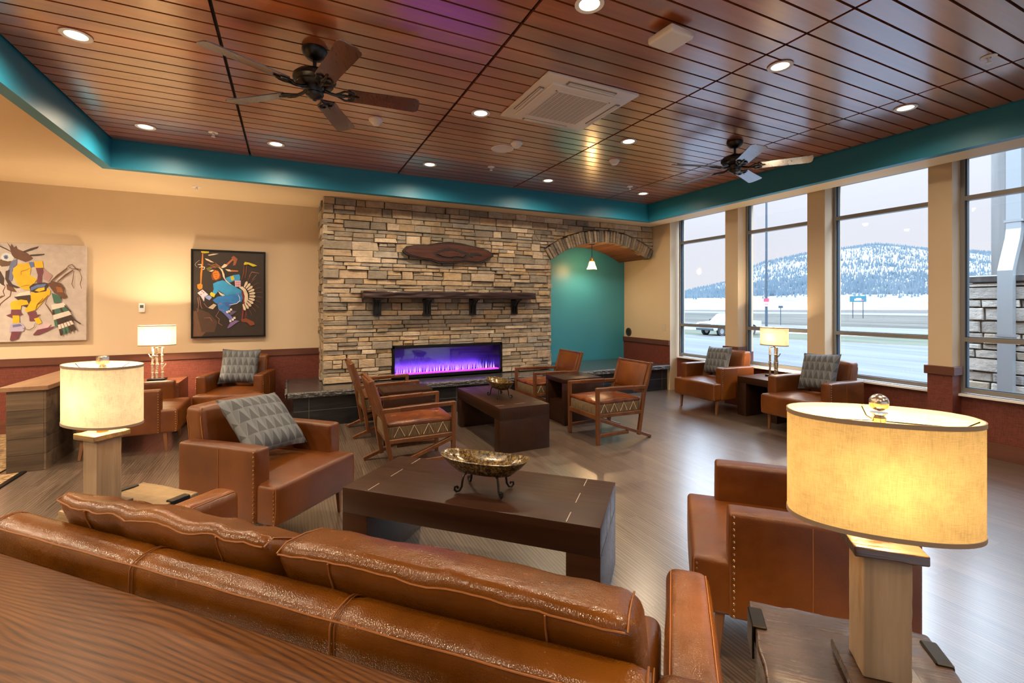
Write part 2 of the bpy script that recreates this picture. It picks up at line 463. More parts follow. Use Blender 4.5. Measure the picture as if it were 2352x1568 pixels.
# ------------------------------------------------------------------ room shell
HS, HC = 2.775, 3.05          # soffit and tray ceiling heights
XL, XR, YB, YW = -1.584, 5.26, 5.81, 6.97
XC, XG, YR, XLL = 5.70, 5.86, -4.6, -6.4
m = MB(); m.box((XLL, YR, -.12), (6.05, 7.2, 0)); struct(m.build('floor', FLOOR, smooth=0))
m = MB(); m.box((XLL, -4., .0), (-2.05, 5.30, .010)); m.box((XLL, 5.30, .0), (-2.20, 6.94, .010)); tag(m.build('carpet', CARPET, smooth=0), 'patterned gold and brown carpet at the left edge of the lounge', 'carpet')
m = MB(); m.box((-2.05, -4., .0), (-2.012, 5.33, .012), .002, 1); tag(m.build('transition_strip', BLACK, smooth=0), 'dark strip dividing carpet from wood plank floor', 'strip')

# tray ceiling: planks along X, one mesh; dark reveals between boards and panels
joints = [-1.575, -.385, 1.212, 2.80, 4.375, 5.251]
m = MB(); y = YB - .018; i = 0
while y > YR + .1:
    for a, b in zip(joints, joints[1:]):
        k = random.uniform(.82, 1.2); w = random.uniform(-.05, .05)
        m.box((a + .010, y - .117, HC), (b - .010, y, HC + .018), c=(k, k * (1 - w), k * (1 - 2 * w)))
    y -= .1312
ceil = struct(m.build('ceiling', CEILW, smooth=0))
m = MB(); m.box((-1.60, YR, HC + .022), (5.28, YB + .02, HC + .05)); struct(m.build('ceiling_backing', GAP, ceil, smooth=0))
def slab(name, lo, hi, mat, **k):
    q = MB(); q.box(lo, hi); return struct(q.build(name, mat, smooth=0, **k))
slab('trim_bulkhead_back', (XL, YB, HS), (XR, YB + .09, HC + .06), TEAL)
slab('trim_bulkhead_left', (XL - .09, YR, HS), (XL, YB + .09, HC + .06), TEAL)
slab('trim_bulkhead_right', (XR, YR, HS), (XR + .09, YB + .09, HC + .06), TEAL)
q = MB()
q.box((XLL, YB + .0905, HS + .0), (XC - .04, YW + .2, HS + .1)); q.box((XLL, YR, HS), (XL - .0905, YB + .09, HS + .1)); q.box((XR + .0905, YR, HS), (XC - .04, YB + .09, HS + .1))
q.box((XC - .04, YR, 2.86), (6.05, YW + .2, 2.92))
struct(q.build('ceiling_soffit', SOFFIT, smooth=0))

slab('wall_back', (XLL, YW, -.1), (3.60, YW + .15, HS + .05), CREAM)
slab('wall_alcove', (3.60, YW, -.1), (6.05, YW + .15, HS + .05), TEAL_LIT)
slab('wall_left', (XLL - .15, YR, -.1), (XLL, YW + .15, HS + .05), CREAM)
q = MB(); rw = [(-5.6, -2.9), (-2.6, .1), (.4, 3.1), (3.4, 5.6)]
q.box((XLL, YR - .15, 2.55), (6.05, YR, HC + .1)); q.box((XLL, YR - .15, -.1), (6.05, YR, .35))
for a, b in zip([XLL] + [b for a, b in rw], [a for a, b in rw] + [6.05]): q.box((a, YR - .15, .35), (b, YR, 2.55))
struct(q.build('wall_rear', CREAM, smooth=0))
for k, (a, b) in enumerate(rw):
    q = MB(); y0, y1 = YR - .10, YR - .04
    q.box((a, y0, .35), (a + .05, y1, 2.55)); q.box((b - .05, y0, .35), (b, y1, 2.55)); q.box((a + .05, y0, .35), (b - .05, y1, .40)); q.box((a + .05, y0, 2.50), (b - .05, y1, 2.55)); q.box(((a + b) / 2 - .03, y0, .40), ((a + b) / 2 + .03, y1, 2.50))
    w = struct(q.build('window_%d' % (k + 8), FRAME, smooth=0))
    q = MB(); q.face([(a + .02, YR - .07, .37), (b - .02, YR - .07, .37), (b - .02, YR - .07, 2.53), (a + .02, YR - .07, 2.53)]); struct(q.build('pane', GLASS, w, smooth=0))
slab('wall_right', (XC + .02, 5.80, -.1), (6.05, YW, 2.86), CREAM)
slab('wall_right_low', (5.875, YR, -.1), (6.05, 5.80, .545), WAINS)
# wainscot, chair rail and baseboard of the back wall
slab('trim_wainscot_back', (XLL, YW - .016, .15), (.40, YW, .75), WAINS)
slab('trim_rail_back', (XLL, YW - .034, .745), (.40, YW, .826), RAIL)
slab('baseboard_back', (XLL, YW - .026, .0), (.40, YW, .155), RAIL)
slab('trim_wainscot_alcove', (XC + .006, 5.80, .40), (XC + .02, YW, .75), WAINS)
slab('trim_rail_alcove', (XC - .014, 5.80, .745), (XC + .02, YW, .826), RAIL_Y)
slab('baseboard_right', (5.85, YR, 0), (5.875, 5.80, .15), RAIL_Y)

# piers between the windows
wins = [(4.70, 5.74), (3.52, 4.49), (2.335, 3.315), (1.15, 2.15), (-.035, .965), (-1.22, -.22), (-2.405, -1.405)]
piers = [(4.49, 4.70), (3.315, 3.52), (2.15, 2.335), (.965, 1.15), (-.22, -.035), (-1.405, -1.22)]
for k, (a, b) in enumerate(piers):
    p = slab('wall_pier_%d' % (k + 1), (XC, a, .74), (6.02, b, 2.86), CREAM)
    q = MB(); q.box((XC - .004, a - .004, 0), (6.02, b + .004, .75)); struct(q.build('wainscot', WAINS, p, smooth=0))
    q = MB(); q.box((XC - .028, a - .024, .745), (5.855, b + .024, .828), .003, 1); struct(q.build('rail_cap', RAIL_Y, p, smooth=0))
slab('wall_right_rear', (5.875, YR, .545), (6.05, -2.405, 2.86), CREAM)
for k, (a, b) in enumerate(wins):
    q = MB(); x0, x1 = XG, XG + .07; fw = .032
    q.box((x0, a, .565), (x1, a + fw, 2.86)); q.box((x0, b - fw, .565), (x1, b, 2.86))
    for z in (.60, 1.088, 2.445): q.box((x0, a + fw, z - .021), (x1, b - fw, z + .021))
    q.box((x0, a + fw, 2.83), (x1, b - fw, 2.86))
    w = struct(q.build('window_%d' % (k + 1), FRAME, smooth=0))
    q = MB(); q.box((XG - .05, a, .545), (XG + .07, b, .565)); struct(q.build('window_sill', WHITE, w, smooth=0))
    q = MB(); g = .012
    for (z0, z1) in ((.621, 1.067), (1.109, 2.424), (2.466, 2.83)):
        for ya in (a + fw, b - fw - g): q.box((x0 + .02, ya, z0), (x1 - .005, ya + g, z1))
        q.box((x0 + .02, a + fw, z0), (x1 - .005, b - fw, z0 + .006))
    struct(q.build('gasket', FRAME_IN, w, smooth=0))
    q = MB(); q.face([(x0 + .04, a + .02, .59), (x0 + .04, b - .02, .59), (x0 + .04, b - .02, 2.84), (x0 + .04, a + .02, 2.84)])
    struct(q.build('pane', GLASS, w, smooth=0))

# ------------------------------------------------------------------ stone fireplace wall
YS = 6.205; SX0, SX1, SZ0, SZ1 = .375, XC + .018, .427, HS
AC, AZ, RI, RO = 4.70, .64, 1.81, 2.015      # arch centre, inner / outer radius
TONES = [(.36, .275, .19), (.29, .235, .175), (.41, .315, .22), (.25, .215, .17), (.46, .375, .28), (.33, .25, .165), (.28, .245, .20), (.52, .43, .33), (.22, .19, .155), (.39, .285, .175), (.35, .28, .205), (.31, .28, .24)]
def clip(poly, nx, nz, d):
    """keep nx*x+nz*z >= d"""
    out = []
    for i in range(len(poly)):
        p, q = poly[i], poly[(i + 1) % len(poly)]
        a = nx * p[0] + nz * p[1] - d; b = nx * q[0] + nz * q[1] - d
        if a >= 0: out.append(p)
        if (a >= 0) != (b >= 0):
            t = a / (a - b); out.append((p[0] + (q[0] - p[0]) * t, p[1] + (q[1] - p[1]) * t))
    return out
def area(p): return abs(sum(p[i][0] * p[(i + 1) % len(p)][1] - p[(i + 1) % len(p)][0] * p[i][1] for i in range(len(p)))) / 2
ta = math.atan2(2.11 - AZ, 3.655 - AC)
ca, sa = cos(ta), sin(ta)
FX0, FX1, FZ0, FZ1 = 1.225, 2.815, .44, .872
sm = MB()
def stone(poly, tone=None):
    cx = sum(p[0] for p in poly) / len(poly); cz = sum(p[1] for p in poly) / len(poly)
    ps = [poly]
    if cx > 3.30:
        L = clip(clip(poly, -1, 0, -3.66), -sa, ca, -(sa * AC - ca * AZ))  # jamb side of the springing line
        dx, dz = cx - AC, cz - AZ; r = sqrt(dx * dx + dz * dz)
        O = clip(clip(poly, dx / r, dz / r, (dx * AC + dz * AZ) / r + RO), sa, -ca, sa * AC - ca * AZ)
        ps = [q for q in (L, O) if len(q) > 2]
    if FX0 - .4 < cx < FX1 + .4 and cz < FZ1 + .1:
        nx = []
        for q in ps:
            if cx < FX0: nx.append(clip(q, -1, 0, -FX0 + .004) if cz < FZ1 else q)
            elif cx > FX1: nx.append(clip(q, 1, 0, FX1 + .004) if cz < FZ1 else q)
            else: nx.append(clip(q, 0, 1, FZ1 + .004))
        ps = [q for q in nx if len(q) > 2]
    for q in ps:
        if area(q) < .0009: continue
        t = random.choice(TONES); k = random.uniform(.85, 1.2)
        sm.prism(q, YS + .06, YS - random.uniform(-.012, .024), 'y', .008, c=[v * k * 1.28 for v in t])
z = SZ0
while z < SZ1 - .02:
    h = random.choice([.048, .06, .07, .085, .10, .115])
    if SZ1 - z - h < .04: h = SZ1 - z
    x = SX0
    while x < SX1 - .01:
        w = random.uniform(.11, .36) * (1. if h > .06 else 1.15)
        brk = [FX0, FX1] if z < FZ1 else []
        if SX1 - x - w < .10: w = SX1 - x
        for bk in brk:
            if x < bk < x + w: w = max(.03, bk - x)
        j = lambda: random.uniform(-.006, .006)
        g = .0035
        def cell(x0, x1, z0, z1):
            sk = random.uniform(-.018, .018) if random.random() < .4 else 0
            stone([(x0 + g, z0 + g + j() * .4), (x1 - g + j(), z0 + g + j() * .4), (x1 - g + sk, z1 - g + j() * .6), (x0 + (x1 - x0) * .5, z1 - g + j() * .7), (x0 + g + j(), z1 - g + j() * .6)])
        if h > .095 and random.random() < .5:
            s = random.uniform(.4, .6); cell(x, x + w, z, z + h * s)
            if random.random() < .5 and w > .22: cell(x, x + w * .5, z + h * s, z + h); cell(x + w * .5, x + w, z + h * s, z + h)
            else: cell(x, x + w, z + h * s, z + h)
        else: cell(x, x + w, z, z + h)
        x += w
    z += h
# voussoirs
n = 40; a0 = ta; a1 = math.acos((5.715 - AC) / RO)
for i in range(n):
    u = a0 + (a1 - a0) * i / n + (-.0025); v = a0 + (a1 - a0) * (i + 1) / n + .0025
    ro = RO - random.uniform(.002, .03); ri = RI + random.uniform(-.004, .01)
    P = lambda r, t: (min(SX1, AC + r * cos(t)), AZ + r * sin(t))
    t = random.choice(TONES); k = random.uniform(.9, 1.15)
    sm.prism([P(ri, u), P(ro, u), P(ro, v), P(ri, v)], YS + .10, YS - random.uniform(.012, .04), 'y', .006, c=[q * k for q in t])
# left return stones and jamb return stones
def ret(x, z0, z1, y0, y1, sgn, zz=.06):
    z = z0
    while z < z1 - .03:
        h = random.uniform(.05, .10); h = min(h, z1 - z); y = y0
        while y < y1 - .02:
            w = random.uniform(.12, .30); w = w if y1 - y - w > .08 else y1 - y
            t = random.choice(TONES); k = random.uniform(.85, 1.2)
            sm.prism([(y + .004, z + .004), (y + w - .004, z + .004), (y + w - .004, z + h - .004), (y + .004, z + h - .004)], x - sgn * .05, x + sgn * random.uniform(-.008, .022), 'x', .008, c=[q * k for q in t])
            y += w
        z += h
ret(SX0, SZ0, SZ1, YS, YW, -1); ret(3.66, SZ0, 2.11, YS, YW - .005, 1)
wf = struct(sm.build('wall_fireplace', STONE, smooth=0))
m = MB(); yb = YS + .03
m.box((SX0 + .03, yb, SZ0), (FX0 - .002, YW, SZ1 - .003)); m.box((FX1 + .002, yb, SZ0), (3.63, YW, SZ1 - .003)); m.box((FX0 - .002, yb, FZ1 + .002), (FX1 + .002, YW, SZ1 - .003))
N = 28
for i in range(N):
    u = ta + (a1 - ta) * i / N; v = ta + (a1 - ta) * (i + 1) / N
    x0, x1 = AC + RI * cos(u), AC + RI * cos(v)
    z0, z1 = AZ + (RI + .02) * sin(u), AZ + (RI + .02) * sin(v)
    m.prism([(x0, z0), (min(x1, SX1), z1), (min(x1, SX1), SZ1 - .003), (x0, SZ1 - .003)], yb, YS + .12)
struct(m.build('mortar', MORTAR, wf, smooth=0))
# plank lining of the arch
m = MB(); N = 15
for i in range(N):
    u = ta + (a1 + .01 - ta) * i / N; v = ta + (a1 + .01 - ta) * (i + 1) / N - .003
    P = lambda r, t: (min(SX1, AC + r * cos(t)), AZ + r * sin(t))
    k = random.uniform(.55, 1.25)
    m.prism([P(RI + .004, u), P(RI + .03, u), P(RI + .03, v), P(RI + .004, v)], YS + .04, YW, 'y', c=(k, k, k))
struct(m.build('trim_arch_lining', ARCHWOOD, smooth=0))

# hearth: tiled base with a chiselled slate slab
h = thing('hearth', 'long low black tiled hearth with chiselled slate slab under the stone wall', 'hearth', (2.88, 6.3, 0))
def loc(o, par):
    o.location = -par.location; return o
m = MB(); m.box((.04, 5.86, 0), (5.715, YW - .03, .352)); loc(m.build('tiled_base', TILE, h, smooth=0), h)
m = MB(); m.box((-.02, 5.80, .356), (5.71, YW - .036, .42), .004, 1); loc(m.build('slab', SLATE, h, smooth=0), h)
m = MB()
nx = 150
def jag(p0, p1, ny=6):
    rows = []
    L = (Vector(p1) - Vector(p0)); nn = Vector((L.y, -L.x, 0)).normalized(); n_ = max(8, int(L.length / .038))
    for i in range(n_ + 1):
        p = Vector(p0) + L * i / n_; col = []
        for j in range(ny + 1):
            e = 0 if j == 0 else random.uniform(.004, .030) * (1 if j < ny else .4)
            col.append(m.bm.verts.new(p + nn * e + Vector((0, 0, .420 - .066 * j / ny + (random.uniform(-.004, .004) if 0 < j < ny else 0)))))
        rows.append(col)
    for a, b in zip(rows, rows[1:]):
        for j in range(ny): m.bm.faces.new((a[j], b[j], b[j + 1], a[j + 1]))
jag((-.02, 5.798, 0), (5.70, 5.798, 0)); jag((-.022, YW - .04, 0), (-.022, 5.798, 0))
loc(m.build('chiselled_edge', CHISEL, h, smooth=0), h)

# electric fireplace insert
f = thing('electric_fireplace', 'wide black framed electric fireplace with blue and violet flames', 'fireplace', ((FX0 + FX1) / 2, YS, FZ0))
m = MB(); t = .05; y0, y1 = YS - .03, YS + .02
m.box((FX0, y0, FZ0), (FX0 + t * .6, y1, FZ1), .003, 1); m.box((FX1 - t * .6, y0, FZ0), (FX1, y1, FZ1), .003, 1)
m.box((FX0, y0, FZ1 - t * .75), (FX1, y1, FZ1), .003, 1); m.box((FX0, y0, FZ0), (FX1, y1, FZ0 + t * .8), .003, 1)
loc(m.build('frame', BLACK, f), f)
m = MB(); yb = YS + .42
m.box((FX0 + .01, yb, FZ0 + .01), (FX1 - .01, yb + .02, FZ1 - .005)); m.box((FX0 + .005, y1, FZ0 + .01), (FX0 + .02, yb, FZ1 - .01)); m.box((FX1 - .02, y1, FZ0 + .01), (FX1 - .005, yb, FZ1 - .01))
m.box((FX0 + .01, y1, FZ1 - .02), (FX1 - .01, yb, FZ1 - .005)); m.box((FX0 + .01, y1, FZ0 + .005), (FX1 - .01, yb, FZ0 + .02))
loc(m.build('firebox', plain('firebox_black', (.02, .018, .03), .3), f, smooth=0), f)
m = MB(); m.box((FX0 + .03, YS + .03, FZ0 + .02), (FX1 - .03, YS + .12, FZ0 + .05)); loc(m.build('ember_bed', EMBER, f, smooth=0), f)
m = MB()
for k in range(66):
    x = FX0 + .06 + (FX1 - FX0 - .12) * (k + random.uniform(.1, .9)) / 66; hh = random.uniform(.08, .21) * (.75 + .25 * sin(pi * k / 66)); w = random.uniform(.007, .014); ph = random.uniform(0, 6); yy = YS + random.uniform(.06, .13)
    pts = []; rr = []
    for j in range(8):
        q = j / 7; pts.append((x + sin(ph + q * 3) * .008 * q, yy, FZ0 + .045 + hh * q)); rr.append(max(.0006, w * (1 - q) ** .8 * (.55 + 1.2 * q * (1 - q) * 1.6)))
    m.tube(pts, rr, 6, flat=.5)
loc(m.build('flames', FLAME, f, kind='stuff'), f)
m = MB(); m.face([(FX0 + .02, YS - .012, FZ0 + .03), (FX1 - .02, YS - .012, FZ0 + .03), (FX1 - .02, YS - .012, FZ1 - .03), (FX0 + .02, YS - .012, FZ1 - .03)]); loc(m.build('glass_front', FIREGLASS, f, smooth=0), f)
l = light('fire_strip_light', 'AREA', (0, .16, .05), 16, (.20, .06, 1.), f, (1.4, .03), rot=(radians(80), 0, 0))

# mantel beam on iron brackets
mt = thing('mantel_shelf', 'rough dark wood mantel beam on black brackets above the fireplace', 'mantel', (2.05, YS, 1.5))
m = MB(); m.soft((.828, 5.985, 1.505), (3.28, YS - .002, 1.60), .012, 36, fn=lambda o: (o.x + .01 * noise.noise(o * 7), o.y + .014 * noise.noise(Vector((o.x * 9, o.z * 22, 1))) * (o.y < 6.1), o.z + .008 * noise.noise(Vector((o.x * 6, o.y * 9, 5)))))
loc(m.build('beam', MANTEL, mt, smooth=25), mt)
for bx in (1.025, 1.69, 2.35, 3.01):
    m = MB(); m.box((bx - .052, YS - .045, 1.275), (bx + .052, YS - .026, 1.50), .003, 1); m.box((bx - .052, YS - .19, 1.485), (bx + .052, YS - .026, 1.504), .003, 1)
    for dx in (-.022, .022):
        m.tube([(bx + dx, YS - .046, 1.30), (bx + dx, YS - .07, 1.40), (bx + dx, YS - .12, 1.455), (bx + dx, YS - .18, 1.487)], .010, 6)
    for zz in (1.295, 1.47): m.ball((bx, YS - .047, zz), .009, 8, 6)
    loc(m.build('bracket', IRON, mt), mt)

# live-edge wall carving
s = thing('wood_wall_carving', 'live edge burl slab carved with a hollow hanging above the mantel', 'wall art', (2.0, YS, 2.14))
top = [(1.345, 2.135), (1.40, 2.20), (1.52, 2.225), (1.68, 2.235), (1.84, 2.275), (1.99, 2.295), (2.16, 2.285), (2.33, 2.255), (2.47, 2.235), (2.58, 2.20), (2.655, 2.15), (2.66, 2.12), (2.58, 2.075), (2.50, 2.03), (2.42, 2.012), (2.32, 2.025), (2.22, 2.025), (2.10, 2.0), (1.95, 1.988), (1.82, 1.995), (1.72, 2.03), (1.58, 2.045), (1.46, 2.07), (1.38, 2.10)]
m = MB(); m.prism(top, YS - .03, YS - .07, 'y', .004); loc(m.build('bark_edge', BARK, s, smooth=0), s)
cx, cz = 2.0, 2.135
m = MB(); m.prism([(cx + (x - cx) * .955, cz + (z - cz) * .86) for x, z in top], YS - .06, YS - .078, 'y', .006); loc(m.build('slab', SLABW, s, smooth=0), s)
m = MB(); hol = [(1.76, 2.12), (1.86, 2.17), (1.98, 2.215), (2.12, 2.19), (2.26, 2.15), (2.30, 2.11), (2.22, 2.06), (2.06, 2.05), (1.90, 2.06), (1.80, 2.08)]
m.prism(hol, YS - .07, YS - .080, 'y'); loc(m.build('hollow', BARK, s, smooth=0), s)
m = MB(); m.prism([(1.80, 2.115), (1.90, 2.15), (2.02, 2.185), (2.10, 2.165), (2.16, 2.13), (2.24, 2.12), (2.20, 2.085), (2.10, 2.09), (2.0, 2.07), (1.88, 2.085)], YS - .078, YS - .095, 'y', .012); loc(m.build('carved_relief', SLABW, s, smooth=0), s)
m = MB(); m.prism([(2.29, 2.10), (2.30, 2.15), (2.40, 2.16), (2.47, 2.14), (2.47, 2.12), (2.40, 2.135), (2.34, 2.12), (2.33, 2.09)], YS - .076, YS - .088, 'y', .004); loc(m.build('carved_curl', BARK, s, smooth=0), s)

# pendant in the alcove
p = thing('pendant_lamp', 'small amber glass pendant hanging in the arched alcove', 'pendant lamp', (4.64, 6.50, 2.10))
m = MB(); m.lathe([(0, .345), (.05, .345), (.05, .352), (0, .356)], seg=20); m.build('canopy', IRON, p)
m = MB(); m.tube([(0, 0, .345), (0, 0, .11)], .004, 6); m.build('cord', BLACK, p)
m = MB(); m.lathe([(0, .115), (.018, .115), (.030, .095), (.030, .062), (.024, .055), (0, .055)], seg=16); m.tube([(-.055, 0, .01), (-.052, 0, .06), (-.03, 0, .105), (0, 0, .125), (.03, 0, .105), (.052, 0, .06), (.055, 0, .01)], .004, 6); m.build('socket', BRASS, p)
m = MB(); m.lathe([(.030, .06), (.050, .045), (.053, .01), (.060, -.02), (.085, -.075)], seg=28); m.build('glass_shade', AMBER, p)
m = MB(); m.ball((0, 0, .0), .026); m.build('bulb', emis('pendant_bulb', (1., .70, .35), 20.), p)
light('pendant_light', 'POINT', (0, 0, -.045), 16, (1., .66, .34), p, .03)
# ------------------------------------------------------------------ upholstery
A45 = -pi / 4
def wr(o, s=9., a=.006):
    return a * noise.noise(Vector((o.x * s, o.y * s, o.z * s)))

# sofa, local axes = seating-group axes (x along the sofa, y towards the tables)
S0 = (-.885, 1.10)
so = thing('sofa', 'cognac leather two cushion sofa seen from behind in the foreground', 'sofa', (*W(*S0), 0), A45)
def SL(a, b, z): return (a - S0[0], b - S0[1], z)
def sbox(a0, a1, b0, b1, z0, z1): return SL(a0, b0, z0), SL(a1, b1, z1)
m = MB(); m.soft(*sbox(-1.86, .09, .75, 1.47, .13, .31), .02, 6); m.build('base_frame', LEATHER_S, so)
# back rail: closed profile swept along a
prof = [(.752, .14), (.742, .40), (.742, .76), (.743, .785), (.748, .797), (.758, .804), (.775, .809), (.795, .811), (.812, .808), (.826, .799), (.836, .785), (.842, .765), (.846, .70), (.85, .30), (.85, .14)]
m = MB(); rings = []
A = [-1.835 + i * (1.80 / 60) for i in range(61)]
for a in A:
    seam = min(abs(a + 1.23), abs(a + .64), abs(a + 1.835), abs(a + .035))
    dz = -.006 * math.exp(-(seam / .018) ** 2)
    ring = []
    for b, z in prof:
        w = .0035 * noise.noise(Vector((a * 6, b * 20, z * 9)))
        zz = z + (dz + w if z > .7 else w * .3)
        ring.append(m.bm.verts.new(SL(a, b + (w - dz * .6 if b < .78 else -w + dz * .6), zz)))
    rings.append(ring)
for p, q in zip(rings, rings[1:]):
    for i in range(len(prof) - 1): m.bm.faces.new((p[i], p[i + 1], q[i + 1], q[i]))
m.bm.faces.new(rings[0]); m.bm.faces.new(list(reversed(rings[-1])))
bk = m.build('backrest', LEATHER_S, so, 50)
m = MB(); m.tube([SL(a, .7455 + .001 * sin(a * 30), .7945) for a in A], .0020, 6)
for sx in (-1.23, -.64, -.040, -1.83):
    m.tube([SL(sx, b - (.0015 if b < .78 else 0), z - .0012) for b, z in prof[1:12]], .0022, 6)
    m.tube([SL(sx + .009, b - (.0003 if b < .78 else 0), z + .0002) for b, z in prof[1:12]], .0012, 4)
m.build('piping', STITCH, bk)
def arm(a0, a1):
    m = MB(); m.soft(*sbox(a0, a1, .955, 1.485, .14, .632), .030, 10, (.004, .004, 0, .006, 0, .006), fn=lambda o: (o.x + wr(o, 7, .003), o.y, o.z + wr(o, 8, .004)))
    ar = m.build('arm', LEATHER_S, so, 50)
    for a in (a0 + .012, a1 - .012):
        m = MB(); m.tube([SL(a, 1.0, .6285), SL(a, 1.2, .6315), SL(a, 1.46, .628), SL(a, 1.478, .61), SL(a, 1.484, .30), SL(a, 1.484, .16)], .0016, 6); m.build('piping', STITCH, ar)
arm(-.02, .10); arm(-1.87, -1.75)
for a0, a1 in ((-.034, .112), (-1.882, -1.736)):
    m = MB(); m.soft(*sbox(a0, a1, .745, .972, .14, .702), .035, 8, (0, 0, 0, 0, 0, .006)); m.build('corner_post', LEATHER_S, so, 50)
for i, (a0, a1) in enumerate(((-1.735, -.888), (-.882, -.035))):
    m = MB(); m.soft(*sbox(a0, a1, .90, 1.505, .30, .462), .035, 12, (0, 0, 0, .008, 0, .018), fn=lambda o: (o.x, o.y, o.z + wr(o, 6, .006))); sc = m.build('seat_cushion', LEATHER_S, so, 50)
for i, (a0, a1) in enumerate(((-1.675, -.872), (-.862, -.058))):
    amp = .010 if i == 0 else .005
    def lean(o, amp=amp, i=i, a0=a0):
        b = o.y + S0[1]; a = o.x + S0[0]
        k = max(0., min(1., (o.z - .55) / .3))
        fold = amp * noise.noise(Vector((a * 11 + b * 4, b * 5, o.z * 4))) + amp * .5 * noise.noise(Vector((a * 26, b * 9, o.z * 9)))
        sag = -.012 * (1 - (2 * (a - a0) / .8 - 1) ** 2) * 0
        return (o.x, o.y + .42 * (.865 - o.z) * (1 if b < 1.2 else 1) + fold * .7 * k, o.z + fold * k - (.43 if i == 0 else .16) * max(0., b - .83) * k)
    m = MB(); m.soft(*sbox(a0, a1, .800, .975, .475, .878), .042, 22, (.012, .012, .004, .035, 0, .014), fn=lean)
    cu = m.build('back_cushion', LEATHER_S, so, 60)
    m = MB(); q = []
    for j in range(41):
        t = j / 40; a = a0 + .02 + (a1 - a0 - .04) * t; o = Vector(SL(a, .806, .858)); l = lean(o)
        q.append((l[0], l[1] - .001, l[2] + .006 * (1 - (2 * t - 1) ** 4)))
    m.tube(q, .0021, 6)
    for sa in (.20, .80):
        a = a0 + (a1 - a0) * sa; q = []
        for (b, z) in ((.796, .70), (.797, .78), (.800, .835), (.806, .862)):
            l = lean(Vector(SL(a, b, z))); q.append((l[0], l[1] - .003, l[2]))
        m.tube(q, .0020, 6)
    for (ax, sg) in ((a0 + .004, -1), (a1 - .004, 1)):
        q = []
        for (b, z) in ((.806, .858), (.84, .872), (.90, .874), (.955, .868)):
            l = lean(Vector(SL(ax - sg * .012, b, z))); q.append((l[0], l[1], l[2] + .001))
        m.tube(q, .0020, 6)
    m.build('piping', STITCH, cu)
for a in (-1.80, .03):
    for b in (.80, 1.42):
        m = MB(); p = SL(a, b, 0); m.tube([(p[0], p[1], 0), (p[0], p[1], .13)], [.016, .024], 10); m.build('leg', LEGWOOD, so)

# console table behind the sofa
c = thing('console_table', 'long brown oak console table behind the sofa back', 'console table', (*W(-1.125, .49), 0), A45)
m = MB(); m.box((-.975, -.225, .712), (.775, .226, .757), .006, 2); m.build('tabletop', CONSOLE, c)
for x in (-.92, .68):
    m = MB(); m.box((x, -.2, 0), (x + .06, .2, .712), .004, 1); m.build('side_panel', CONSOLE, c)

# nailhead armchair, local x = forward
def armchair(label, loc, rz, group='nailhead leather armchairs'):
    t = thing('leather_armchair', label, 'armchair', loc, rz, group)
    m = MB()
    m.soft((-.35, -.335, .185), (.37, .335, .405), .022, 10, (0, .006, 0, 0, 0, .03), fn=lambda o: (o.x, o.y, o.z + .012 * max(0, o.x) * (o.z > .35)))
    st = m.build('seat', LEATHER, t, 50)
    for s in (-1, 1):
        m = MB(); m.tube([(.3555, s * .333, .20), (.364, s * .331, .28), (.362, s * .329, .395)], .003, 5); m.build('piping', STITCH, st)
    for s in (-1, 1):
        m = MB(); m.soft((-.385, min(s * .245, s * .345), .185), (.235, max(s * .245, s * .345), .600), .017, 8, (0, .003, .003, .003, 0, .008), fn=lambda o: (o.x, o.y, o.z + .018 * o.x * (o.z > .4)))
        a = m.build('arm', LEATHER, t, 50)
        m = MB()
        for k in range(17): m.ball((.218, s * .3475, .20 + k * .0243), .0058, 6, 4, (1, .6, 1))
        m.build('nailhead_trim', NAIL, a); m = MB()
        for k in range(9): m.ball((.352, s * .3345, .20 + k * .0225), .0052, 6, 4, (1, .6, 1))
        m.build('nailhead_trim', NAIL, st)
        m = MB(); m.tube([(-.05, s * .3465, .19), (-.05, s * .349, .40), (-.05, s * .346, .585)], .0022, 5)
        for z in (.200, .598 + .004): pass
        m.build('piping', STITCH, a)
    def rec(o):
        return (o.x - .16 * max(0, o.z - .38) , o.y, o.z)
    m = MB(); m.soft((-.39, -.258, .19), (-.25, .258, .785), .032, 10, (.006, .03, 0, 0, 0, .008), fn=rec)
    b = m.build('backrest', LEATHER, t, 50)
    m = MB()
    q = [(rec(Vector((-.262, y, z)))) for y, z in ((-.253, .42), (-.254, .72), (-.235, .772), (0, .781), (.235, .772), (.254, .72), (.253, .42))]
    m.tube(q, .003, 5); m.build('piping', STITCH, b); m = MB(); q2 = [(rec(Vector((-.378, y, z)))) for y, z in ((-.253, .42), (-.254, .72), (-.235, .772), (0, .781), (.235, .772), (.254, .72), (.253, .42))]
    m.tube(q2, .003, 5); m.build('piping', STITCH, b)
    for x in (-.345, .262):
        for y in (-.295, .295):
            m = MB(); m.bar((x + (.012 if x > 0 else -.03), y, 0), (x, y, .20), .036, .036)
            for v in m.bm.verts:
                if v.co.z < .05: v.co.x += (x + (.012 if x > 0 else -.03) - v.co.x) * .4; v.co.y += (y - v.co.y) * .4; v.co.z = max(0, v.co.z) if v.co.z > 0.002 else 0
            m.build('leg', LEGWOOD, t)
    return t
ar3 = armchair('leather armchair left of the front coffee table with blue grey pillow', (*W(-2.44, 2.31), 0), A45)
dup(ar3, (*W(.44, 2.34), 0), A45 + pi, 'leather armchair partly hidden behind the large yellow lamp')
dup(ar3, (5.235, 4.52, 0), pi, 'leather armchair under the far window nearest the fireplace alcove')
dup(ar3, (5.235, 3.20, 0), pi, 'leather armchair by the windows on the near side of the branch lamp')
dup(ar3, (-1.35, 5.795, 0), 0., 'leather armchair against the barn wood divider behind the left lamp')
dup(ar3, (-.575, 6.43, 0), radians(-101.5), 'leather armchair facing out from the back wall beneath the black painting')

